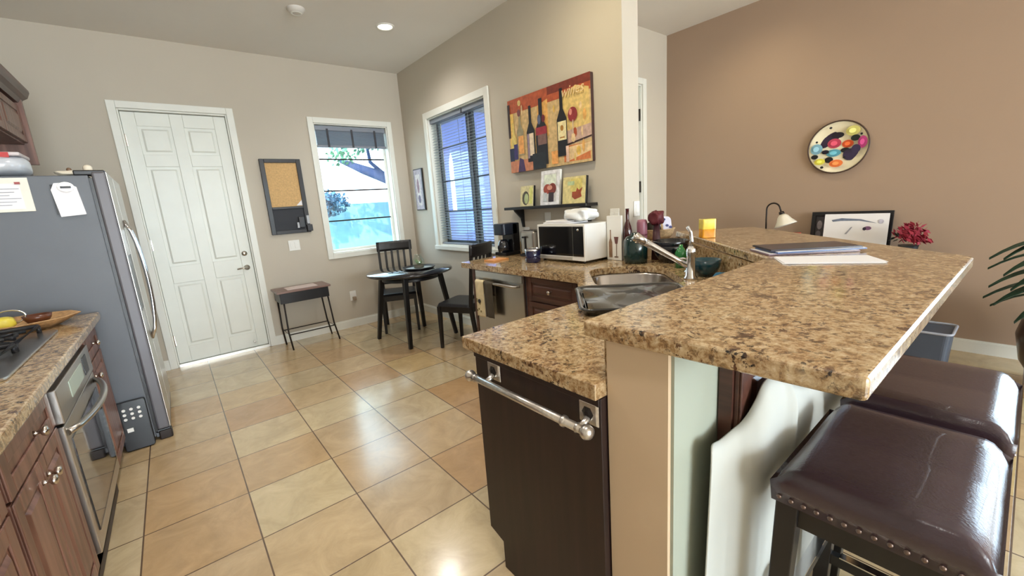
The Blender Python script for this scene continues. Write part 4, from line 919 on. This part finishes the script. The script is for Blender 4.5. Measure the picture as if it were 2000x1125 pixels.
t = thing('green_sponge_bottle', 'bright green bottle between the faucet and the upstand', 'bottle', (2.42, 1.26, .914))
MB().lathe([(0, 0), (.035, 0), (.035, .09), (.02, .12), (.012, .125), (.012, .14), (0, .14)], (2.40, 1.33, .9145), 16).build('body', mk('bright_green_liquid', (20, 110, 50), .2, coat=.4), t)
# wicker basket on bar end
bxp = (2.90, 1.80)
t = thing('wicker_basket', 'tan basket holding folded cloths at the far end of the bar by the wall', 'basket', (*bxp, 1.026))
WK = mk('tan_wicker', (196, 166, 126), .7, var=.25, scale=60, bump=.3)
MB().lathe([(0, .0), (.08, .0), (.11, .03), (.125, .075), (.13, .08), (.118, .08), (.10, .04), (.07, .012), (0, .012)], (*bxp, 1.0255), 26).build('bowl', WK, t)
m = MB(); m.tube([(bxp[0]+.115*math.cos(a)*s2, bxp[1]+.115*math.cos(a)*s2*0+.09*math.cos(a), 1.105+.10*math.sin(a)) for a in [math.pi*k/14 for k in range(15)]], .008, 8); m.build('handle', WK, t)
t = thing('folded_cloth', 'white and blue patterned cloth standing in the tan basket', 'cloth', (2.95, 1.78, 1.085))
m = MB().frame((2.93, 1.77, 1.085), (.75, -.6, 0), (-.1, .05, 1)).prism(rrect(-.06, .06, 0, .11, .03), -.03, .03); m.build('cloth', mk('white_blue_cloth', (214, 214, 232), .85, var=.1, scale=30), t, bevel=.008)
m = MB().frame((2.93, 1.77, 1.085), (.75, -.6, 0), (-.1, .05, 1))
for k in range(7): m.prism(ellipse(rnd.uniform(-.05, .05), rnd.uniform(.02, .1), .012, .010, 8), -.034, .034)
m.build('blue_print', mk('blue_print', (70, 74, 120), .85), t)
tag(MB().surf(*lump((2.845, 1.80, 1.12), .045, .045, .04, 21, .1)).build('dark_pouch', mk('black_olive_fabric', (34, 28, 18), .8)), 'black pouch resting in the tan basket beside the cloth', 'pouch')
# candle glass on bar
t = thing('candle_glass', 'square orange and yellow glass candle holder on the bar edge', 'candle holder', (2.665, 1.27, 1.07))
OG = mk('orange_glass', (240, 160, 40), .12, coat=.5, var=.25, scale=25); YG = mk('yellow_glass', (244, 214, 90), .12, coat=.5, var=.2, scale=25)
c_ = Vector((2.665, 1.30, 0)); MB().frame(c_, (s2, s2, 0), (-s2, s2, 0)).prism(rrect(-.04, .04, -.04, .04, .008), 1.0705, 1.16).build('glass', OG, t, bevel=.003)
MB().frame(c_, (s2, s2, 0), (-s2, s2, 0)).prism(rrect(-.041, .041, -.041, .041, .008), 1.125, 1.19).build('upper_glass', YG, t, bevel=.003)
# teal items right of faucet
t = thing('teal_bowl', 'dark teal bowl on the worktop under the angled bar', 'bowl', (2.18, .98, .914))
MB().lathe([(0, 0), (.045, 0), (.07, .05), (.076, .09), (.070, .09), (.058, .05), (0, .02)], (2.22, 1.085, .9145), 24).build('bowl', mk('dark_teal_glaze', (12, 60, 72), .2, coat=.4), t)
tag(MB().surf(*lump((2.06, .92, .942), .05, .04, .026, 9, .1)).build('blue_sponge', mk('blue_scrubber', (30, 90, 120), .8)), 'blue scrubber lying beside the teal bowl', 'sponge')
# black dish tub over the near sink bowl
t = thing('dish_tub', 'glossy black shallow dish tray covering the near sink bowl', 'tub', (*diag(1.83, .33), .914))
m = MB(); rr_ = [(0, .9155, .0), (-.028, .99, 0), (-.04, .992, 0), (-.034, .984, 0)]
S0, S1, T0, T1 = 1.60, 2.06, .085, .57
rings = []
for d_, z_ in ((.012, .9155), (.0, .936), (-.006, .944), (.0, .948), (.012, .944), (.024, .93)):
    rings.append([m._v((x, y, z_)) for x, y in sink_outline(S0+d_, S1-d_, T0+d_, T1-d_, .05)])
m._f(rings[0])
for A, B in zip(rings, rings[1:]):
    n = len(A)
    for i in range(n): m._f([A[i], A[(i+1) % n], B[(i+1) % n], B[i]], True)
m._f(rings[-1]); m.build('tub', mk('glossy_black_plastic', (20, 20, 22), .14, coat=.6), t)
m = MB(); m.surf(lambda u, v: (*diag(S0+.03+(S1-S0-.06)*u, T0+.03+(T1-T0-.06)*v), .941+.008*math.sin(u*9)*math.cos(v*7)), 24, 20); m.build('wet_cloth', mk('dark_wet_cloth', (36, 34, 32), .25, coat=.4, var=.3), t)
# magazines and papers on the bar
MG = [mk('dark_magazine', (52, 46, 56), .3, var=.4, scale=9), mk('blue_magazine', (70, 96, 150), .3, var=.4, scale=9), mk('plum_magazine', (120, 96, 110), .3, var=.4, scale=9)]
for i, (dx, dy, a, lab) in enumerate(((2.20, .64, -47, 'plum covered magazine at the bottom of the stack on the bar'), (2.215, .62, -44, 'blue covered magazine in the middle of the stack on the bar'), (2.215, .635, -48, 'dark covered magazine on top of the stack on the bar'))):
    z_ = 1.0715+.008*i; ca, sa = math.cos(R(a)), math.sin(R(a))
    t = thing('magazine', lab, 'magazine', (dx, dy, z_), group='magazines stacked on the bar')
    MB().frame((dx, dy, z_), (ca, sa, 0), (-sa, ca, 0)).box(-.18, .18, -.10, .10, 0, .0055).build('cover', MG[2-i] if i != 1 else MG[1], t)
    MB().frame((dx, dy, z_), (ca, sa, 0), (-sa, ca, 0)).box(-.177, .177, -.097, .097, .0057, .0075).build('pages', PAPER if i < 2 else MG[0], t)
ca, sa = math.cos(R(-60)), math.sin(R(-60))
for i, lab in enumerate(('white letter sheet at the bottom of the papers on the bar', 'white letter sheet on top of the papers in front of the magazines')):
    o_ = MB().frame((1.955+.01*i, .485, 1.0712+.0025*i), (math.cos(R(-61+2*i)), math.sin(R(-61+2*i)), 0), (-math.sin(R(-61+2*i)), math.cos(R(-61+2*i)), 0)).box(-.16, .16, -.085, .085, 0, .0018).build('paper_sheet', PAPER)
    tag(o_, lab, 'paper', group='papers on the bar')
# basket on left counter
t = thing('bread_board_basket', 'shallow woven tray with fruit on the granite by the fridge', 'tray', (-.66, 3.15, .914))
WB = mk('golden_wicker', (186, 146, 100), .6, var=.25, scale=50, bump=.3)
MB().lathe([(0, 0), (.13, 0), (.17, .025), (.205, .045), (.21, .05), (.20, .05), (.16, .03), (0, .012)], (-.68, 3.20, .9145), 9, sx=1.15, sy=.95).build('tray', WB, t)
tag(MB().lathe([(0, 0), (.03, .0), (.05, .03), (.055, .05), (.048, .05), (.03, .015), (0, .012)], (-.60, 3.2, .932), 20).build('brown_bowl', mk('brown_bowl', (90, 50, 30), .3)), 'small brown bowl on the woven tray', 'bowl')
tag(MB().surf(*lump((-.72, 3.16, .967), .05, .035, .03, 4, .05)).build('yellow_fruit', mk('yellow_fruit_skin', (214, 196, 70), .4)), 'yellow fruit on the woven tray', 'fruit')
m = MB(); m.tube([(-.69+.055*math.cos(a), 3.19, .985+.035*math.sin(a)+.005) for a in [2*math.pi*k/20 for k in range(20)]], .004, 8, closed=True); tag(m.build('glass_ring', CHR), 'thin silver ring handle standing on the woven tray', 'ring')
tag(MB().box(-1.03, -.935, 3.10, 3.36, .9145, .955).build('red_book', mk('dark_red_cover', (96, 20, 40), .5)), 'dark red book lying behind the woven tray', 'book')
# ------------------------------------------------------------------ living room items
t = thing('wall_plate', 'round plate with colourful flowers hung on the tan wall', 'plate', (XT, 1.12, 1.65))
MB().lathe([(0, -.001), (.13, -.001), (.20, -.022), (.215, -.03), (.217, -.026), (.20, -.012), (.13, 0), ], (XT-.002, 1.12, 1.65), 40, (1, 0, 0)).build('dish', mk('cream_glaze', (236, 226, 196), .25, coat=.3), t)
MB().tube([(XT-.031, 1.12+.215*math.cos(a), 1.65+.215*math.sin(a)) for a in [2*math.pi*k/44 for k in range(44)]], .006, 8, closed=True).build('dark_rim', mk('brown_rim', (70, 50, 40), .4), t)
pl = [(-.06, .09, .07, .055, 'aubergine', (50, 36, 60)), (-.11, .05, .055, .05, 'aubergine', (50, 36, 60)), (-.01, .10, .05, .028, 'night', (30, 24, 40)), (.10, .12, .055, .045, 'yellowgreen', (214, 206, 120)), (.12, .06, .035, .028, 'forest', (26, 36, 30)),
      (-.03, .035, .055, .045, 'rose', (196, 70, 96)), (.065, .02, .045, .035, 'vermilion', (222, 90, 40)), (.17, .02, .035, .055, 'magenta', (180, 60, 120)), (-.15, .0, .05, .05, 'sky', (130, 176, 196)), (-.03, -.045, .06, .035, 'aqua', (90, 160, 180)),
      (-.09, -.03, .03, .02, 'night', (30, 24, 40)), (.05, -.03, .035, .022, 'coal', (24, 24, 30)), (.09, -.07, .06, .055, 'violetdark', (56, 44, 76)), (.13, -.03, .035, .04, 'violetdark', (56, 44, 76)), (-.16, -.065, .03, .022, 'coal', (24, 24, 30)),
      (-.12, -.11, .045, .03, 'lemon', (226, 216, 80)), (-.06, -.10, .035, .028, 'coal', (24, 24, 30)), (.0, -.135, .055, .035, 'tangerine2', (226, 120, 60)), (-.055, .165, .012, .01, 'coal', (24, 24, 30)), (.16, .085, .010, .01, 'coal', (24, 24, 30)), (-.15, .06, .01, .01, 'coal', (24, 24, 30)), (-.1, -.16, .014, .012, 'coal', (24, 24, 30)), (.05, -.09, .012, .01, 'coal', (24, 24, 30))]
m = MB()
for i, (a, b, c, d, nm_, col) in enumerate(pl): m.use(mk('plate_'+nm_, col, .3, var=.1)).frame((XT-.0032-.0005*i-(.028 if math.hypot(a, b) > .13 else .001), 1.12, 1.65), (0, -1, 0), (0, 0, 1), (-1, 0, 0)).prism(ellipse(a, b, c*.9, d*.9, 16), 0, .0005)
for i, (a, b, c, d, nm_, col) in enumerate(pl[5:10]+[pl[15], pl[17], pl[3]]):
    lc = tuple(min(255, int(v*1.15+20)) for v in col); m.use(mk('plate_light_'+nm_, lc, .3)).frame((XT-.017-.0005*i-(.028 if math.hypot(a, b) > .13 else .001), 1.12, 1.65), (0, -1, 0), (0, 0, 1), (-1, 0, 0)).prism(ellipse(a, b, c*.45, d*.45, 12), 0, .0005)
m.build('flower_glaze', None, t)
DZ = .765
t = thing('desk', 'dark writing desk along the tan wall, hidden behind the bar', 'desk', (4.33, 1.1, 0))
MB().box(4.03, 4.60, .42, 1.86, DZ-.03, DZ).build('desktop', BLK, t, bevel=.004)
for a in (4.06, 4.57):
    for b in (.45, 1.83): MB().box(a-.025, a+.025, b-.025, b+.025, 0, DZ-.03).build('leg', BLK, t)
t = thing('desk_lamp', 'dark gooseneck desk lamp with frosted white shade', 'lamp', (4.35, 1.60, DZ))
lx, ly = 4.35, 1.56
MB().lathe([(0, 0), (.07, 0), (.07, .012), (.02, .03), (0, .03)], (lx, ly, DZ), 22).build('base', DKM, t)
m = MB(); pts = [(lx, ly, DZ+.02), (lx, ly+.005, DZ+.3)]+[(lx, ly-.05+.055*math.cos(a), DZ+.385+.055*math.sin(a)) for a in [math.pi*k/10 for k in range(0, 10)]]+[(lx, ly-.115, DZ+.36)]
m.tube(pts, .007, 8); m.build('arm', DKM, t)
e_ = Vector((lx, ly-.118, DZ+.355)); ax_ = Vector((0, -.35, -1)).normalized()
MB().lathe([(0, -.01), (.02, -.005), (.024, .03), (0, .03)], e_, 16, ax_).build('socket', DKM, t)
MB().lathe([(.02, .02), (.04, .04), (.06, .08), (.085, .115), (.09, .125)], e_, 24, ax_).build('lamp_shade', mk('frosted_glass', (220, 214, 200), .4, var=.03), t, solid=.004)
t = thing('framed_photo', 'wide black frame leaning on the tan wall behind the drawing', 'picture', (4.56, .98, DZ))
nv = Vector((-1, 0, .12)).normalized(); vv = Vector((.12, 0, 1)).normalized()
m = MB().frame((4.54, 1.26, DZ+.002), (0, -1, 0), vv, nv); m.box(0, .56, 0, .025, 0, .02).box(0, .56, .30, .335, 0, .02).box(0, .03, .025, .30, 0, .02).box(.53, .56, .025, .30, 0, .02); m.build('frame', BLKP, t, bevel=.002)
m = MB(); flat_art(m, (4.54, 1.26, DZ+.002), (0, -1, 0), vv, nv, [(rc(.03, .53, .025, .30), pm('charcoal', (54, 50, 56))), (ellipse(.06, .22, .02, .04, 12), pm('ash', (130, 124, 130))), (ellipse(.055, .14, .02, .03, 12), pm('ash2', (96, 92, 100)))], .001); m.build('photo', None, t)
t = thing('drawing', 'white paper drawing of a branch propped against the black frame', 'drawing', (4.46, .98, DZ))
MB().frame((4.44, 1.14, DZ+.002), (0, -1, 0), vv, nv).box(0, .43, 0, .32, 0, .002).build('sheet', PAPER, t)
m = MB(); flat_art(m, Vector((4.44, 1.14, DZ+.002))+nv*.0025, (0, -1, 0), vv, nv, [([(.05, .27), (.12, .285), (.25, .275), (.36, .24), (.24, .262), (.12, .262), (.06, .255)], pm('bluegrey', (110, 120, 140))), (ellipse(.30, .20, .025, .016, 12), pm('mutedplum', (130, 90, 130))), (ellipse(.28, .195, .012, .014, 10), pm('inky', (50, 40, 60))), ([(.15, .15), (.19, .21), (.20, .21), (.165, .15)], pm('greyline', (150, 150, 160))), (ellipse(.38, .255, .018, .018, 12), pm('palestamp', (190, 186, 200)))], .0006); m.build('ink', None, t)
t = thing('poinsettia', 'red silk flowers in a dark pot on the desk', 'flower arrangement', (4.30, .56, DZ))
MB().lathe([(0, 0), (.045, 0), (.06, .09), (.052, .09), (0, .08)], (4.30, .56, DZ+.001), 20).build('pot', mk('black_pot', (24, 26, 30), .4), t)
m = MB(); g = MB(); r_ = random.Random(3)
for k in range(210):
    a = r_.uniform(0, 6.28); e = r_.uniform(.1, 1.5); rad = r_.uniform(.05, .115); c_ = Vector((4.30+rad*math.cos(a)*math.cos(e), .545+rad*math.sin(a)*math.cos(e), DZ+.12+rad*math.sin(e)))
    q = Vector((r_.uniform(-1, 1), r_.uniform(-1, 1), r_.uniform(-.3, 1))).normalized(); s_ = q.orthogonal().normalized(); tt = q.cross(s_); M_ = m if c_.y < .60 or r_.random() < .5 else g
    w_ = .021; P_ = [c_, c_+s_*w_+tt*w_*.5, c_+s_*2.4*w_, c_+s_*w_-tt*w_*.5]; M_._f([M_._v(p) for p in P_])
m.build('petals', mk('crimson_petals', (150, 34, 56), .7, var=.2), t, solid=.002); g.build('leaves', mk('dark_leaf', (26, 46, 38), .6, var=.2), t, solid=.002)
tag(MB().box(4.22, 4.40, 1.29, 1.40, DZ+.001, DZ+.17).build('red_pencil_box', mk('red_and_white_box', (170, 70, 60), .5, var=.3, scale=20), bevel=.004), 'small red and pale box between the lamp and the black frame', 'box')
t = thing('waste_bin', 'dark slate ribbed waste bin by the tan wall', 'bin', (3.72, .33, 0))
m = MB().prism(rrect(3.60, 3.84, .245, .44, .03), 0, .385, rrect(3.585, 3.855, .225, .455, .03)); m.build('body', mk('slate_blue_plastic', (58, 66, 80), .5), t, bevel=.003)
m = MB(); pts = rrect(3.58, 3.86, .22, .46, .03); m.tube([(x, y, .392) for x, y in pts], .008, 8, closed=True); m.build('rim', mk('grey_rim', (140, 144, 156), .4), t)
t = thing('palm_plant', 'potted palm with drooping dark leaves at the right edge', 'plant', (4.15, -.29, 0))
MB().lathe([(0, 0), (.16, 0), (.24, .15), (.27, .32), (.24, .48), (.20, .52), (.17, .50), (0, .46)], (4.15, -.29, 0), 30).build('pot', mk('dark_brown_pot', (44, 26, 24), .3, coat=.3), t)
MB().tube([(4.15, -.29, .45), (4.14, -.28, .7), (4.15, -.3, .95)], [.02, .016, .012]).build('stem', mk('palm_stem', (70, 60, 40), .7), t)
LF = mk('dark_green_leaf', (30, 62, 46), .45, var=.25, scale=8)
r_ = random.Random(12)
for k in range(17):
    a = r_.uniform(1.7, 4.6) if k > 9 else R(72+13*k); b = Vector((4.15, -.29, .56+.09*(k*3 % 5))); L_ = r_.uniform(.38, .46)
    m = MB(); ax = Vector((math.cos(a), math.sin(a), 0)); sd = Vector((-ax.y, ax.x, 0)); st = []
    for q in range(9):
        f_ = q/8; p = b+ax*L_*f_+Vector((0, 0, .20*f_-.30*f_*f_)); wd_ = .045*math.sin(math.pi*min(1, f_*.9+.08))+.002; st.append((p-sd*wd_, p+Vector((0, 0, -.012)), p+sd*wd_))
    V = [[m._v(p) for p in row] for row in st]
    for A, B in zip(V, V[1:]): m._f([A[0], A[1], B[1], B[0]], True); m._f([A[1], A[2], B[2], B[1]], True)
    m.build('leaf', LF, t, solid=.003)
# ------------------------------------------------------------------ ceiling fixtures
t = thing('recessed_light', 'glowing recessed ceiling light above the round dining table', 'ceiling light', (1.891, 3.974, ZC))
MB().lathe([(.085, 0), (.085, -.006), (.068, -.008), (.06, 0)], (1.891, 3.974, ZC), 32).build('trim', WPL, t)
MB().lathe([(0, -.003), (.062, -.003)], (1.891, 3.974, ZC), 32).build('lens', mk('warm_lamp_lens', (255, 240, 214), .5, emit=14), t)
t = thing('smoke_detector', 'white round smoke detector on the ceiling', 'smoke detector', (1.133, 3.99, ZC))
MB().lathe([(0, -.038), (.035, -.038), (.055, -.03), (.068, -.01), (.07, 0)], (1.133, 3.99, ZC), 30).build('housing', mk('offwhite_plastic', (206, 202, 196), .5), t)
MB().lathe([(.03, -.038), (.04, -.041), (.045, -.036)], (1.133, 3.99, ZC), 24).build('grille_ring', WPL, t)
# ------------------------------------------------------------------ outdoors
struct(MB().box(-6, 16, YW+.25, 22, -.2, -.05).build('ground', mk('gravel', (196, 176, 150), .9, var=.15, scale=12)), 'pale gravel yard')
struct(MB().box(XT+.15, 16, -9, YR+.2, -.2, -.05).build('ground_living', mk('gravel', (196, 176, 150), .9)))
struct(MB().box(-6, XT+.15, -16, YF-.15, -.2, -.05).build('ground_front', mk('gravel', (196, 176, 150), .9)))
struct(MB().box(XO+.05, 16, YR+.2, YW+.25, -.2, -.05).build('ground_side', mk('gravel', (196, 176, 150), .9)))
TEAL = mk('teal_fence_paint', (150, 206, 220), .8, var=.08)
tag(MB().box(-2, 4.5, 9.3, 9.5, -.05, 1.60).build('garden_wall', TEAL), 'pale teal garden wall behind the shrubs outside', 'wall')
tag(MB().box(3.6, 9, 15, 15.4, -.05, 2.2).build('neighbour_house', mk('pinkish_stucco', (226, 206, 204), .8)), 'pinkish house wall far beyond the garden wall', 'house')
BT = mk('bluish_bark', (74, 88, 130), .9, var=.15)
t = thing('garden_tree', 'leaning garden tree with bare limbs outside the back window', 'tree', (4.25, 8.2, 0))
m = MB(); m.tube([(4.25, 8.2, -.05), (4.25, 8.2, 1.0), (4.1, 8.2, 1.65), (3.6, 8.2, 2.02), (3.1, 8.2, 2.20), (2.7, 8.2, 2.36)], [.2, .18, .15, .12, .085, .04], 12)
m.tube([(3.6, 8.2, 2.02), (3.3, 8.3, 2.35), (3.25, 8.3, 2.9)], [.05, .035, .02], 8)  .tube([(4.1, 8.2, 1.65), (3.9, 8.1, 2.3), (3.9, 8.1, 2.9)], [.06, .05, .03], 8)
m.build('trunk', BT, t)
def leafcloud(mb, c, rx, ry, rz, n, s, seed):
    r_ = random.Random(seed)
    for k in range(n):
        d_ = Vector((r_.gauss(0, 1), r_.gauss(0, 1), r_.gauss(0, 1))).normalized()*r_.uniform(.3, 1)
        p = Vector(c)+Vector((d_.x*rx, d_.y*ry, d_.z*rz)); q = Vector((r_.uniform(-1, 1), r_.uniform(-1, 1), r_.uniform(-1, 1))).normalized(); a = q.orthogonal().normalized()*s; b = q.cross(a)*.6
        mb._f([mb._v(p-a), mb._v(p+b), mb._v(p+a), mb._v(p-b)])
m = MB(); leafcloud(m, (3.3, 8.2, 2.72), .9, .4, .26, 330, .05, 1); leafcloud(m, (2.7, 8.2, 2.45), .3, .3, .2, 120, .045, 2)
m.build('foliage', mk('teal_green_leaf', (96, 150, 120), .6, var=.3, scale=3), t)
t = thing('shrub', 'blue green rounded bush by the garden wall', 'bush', (2.6, 9.0, 0)); m = MB(); leafcloud(m, (2.5, 8.9, 1.62), .50, .3, .28, 800, .05, 3); m.build('foliage', mk('blue_green_leaf', (70, 120, 150), .6, var=.3, scale=3), t)
MB().tube([(2.45, 8.9, -.05), (2.45, 8.9, 1.5)], .03).build('stem', BT, t)
for i, (x_, y_, s_, lab) in enumerate(((2.55, 7.9, .26, 'spiky yellow green agave left of the blue barrel'), (3.3, 8.75, .30, 'spiky pale agave behind the blue barrel'), (3.72, 7.7, .22, 'spiky agave at the right of the window view'))):
    t = thing('agave', lab, 'plant', (x_, y_, 0), group='spiky plants in the garden'); m = MB(); r_ = random.Random(i)
    for k in range(26):
        a = r_.uniform(0, 6.28); el = r_.uniform(.4, 1.4); b = Vector((x_, y_, .30)); d_ = Vector((math.cos(a)*math.cos(el), math.sin(a)*math.cos(el), math.sin(el)))
        m.tube([b, b+d_*s_*.6, b+d_*s_*1.4+Vector((0, 0, -.03))], [.02, .028, .003], 5)
    m.build('leaves', mk('yellow_green_blade', (170, 200, 110), .5, var=.2), t)
    MB().lathe([(0, -.05), (.12, -.05), (.15, .3), (0, .32)], (x_, y_, 0), 16).build('planter', mk('grey_planter', (130, 140, 160), .7), t)
tag(MB().lathe([(0, -.05), (.2, -.05), (.24, .3), (.22, .62), (.18, .66), (0, .66)], (3.02, 7.9, 0), 24).build('blue_barrel', mk('blue_barrel', (50, 80, 170), .5)), 'bright blue barrel in the yard outside the window', 'barrel')
# porch wall seen through the blinds
POR = mk('skylit_stucco', (128, 138, 206), .85, var=.04)  # taupe wall; the blue of the skylight is put into its colour
m = MB(); arch = [(7.36, -.05), (7.36, 2.2)]+[(7.68-.32*math.cos(a), 2.2+.42*math.sin(a)) for a in [math.pi*k/10 for k in range(1, 10)]]+[(8.0, 2.2), (8.0, -.05)]
m.frame((4.6, 0, 0), (0, 1, 0), (0, 0, 1), (1, 0, 0)).prism([(6.45, -.05), (7.36, -.05)]+arch[1:2]+arch[2:7]+[(7.68, 3.3), (6.45, 3.3)], 0, .3)
m.prism([(7.68, 3.3)]+arch[6:11]+[(8.0, 2.2), (8.0, -.05), (9.0, -.05), (9.0, 3.3)], 0, .3); m.box(7.36, 8.0, -.05, 1.3, 0, .3)
tag(m.build('porch_wall', POR), 'taupe stucco porch wall coloured by blue skylight with an arched opening outside the blinds', 'porch wall')
tag(MB().box(XO+.02, 5.1, 3.2, 9.0, 3.0, 3.15).build('porch_roof', mk('porch_ceiling', (120, 120, 124), .8)), 'grey porch roof outside the side window', 'roof')
t = thing('yard_tree', 'bright green tree seen through the right half of the blinds', 'tree', (6.6, 8.3, 0)); m = MB(); leafcloud(m, (6.6, 8.4, 2.6), .8, .8, .8, 700, .09, 8); m.build('foliage', mk('turquoise_leaf', (110, 210, 180), .6, var=.3, scale=3), t)
MB().tube([(6.6, 8.4, -.05), (6.6, 8.4, 2.4)], .08).build('trunk', BT, t)
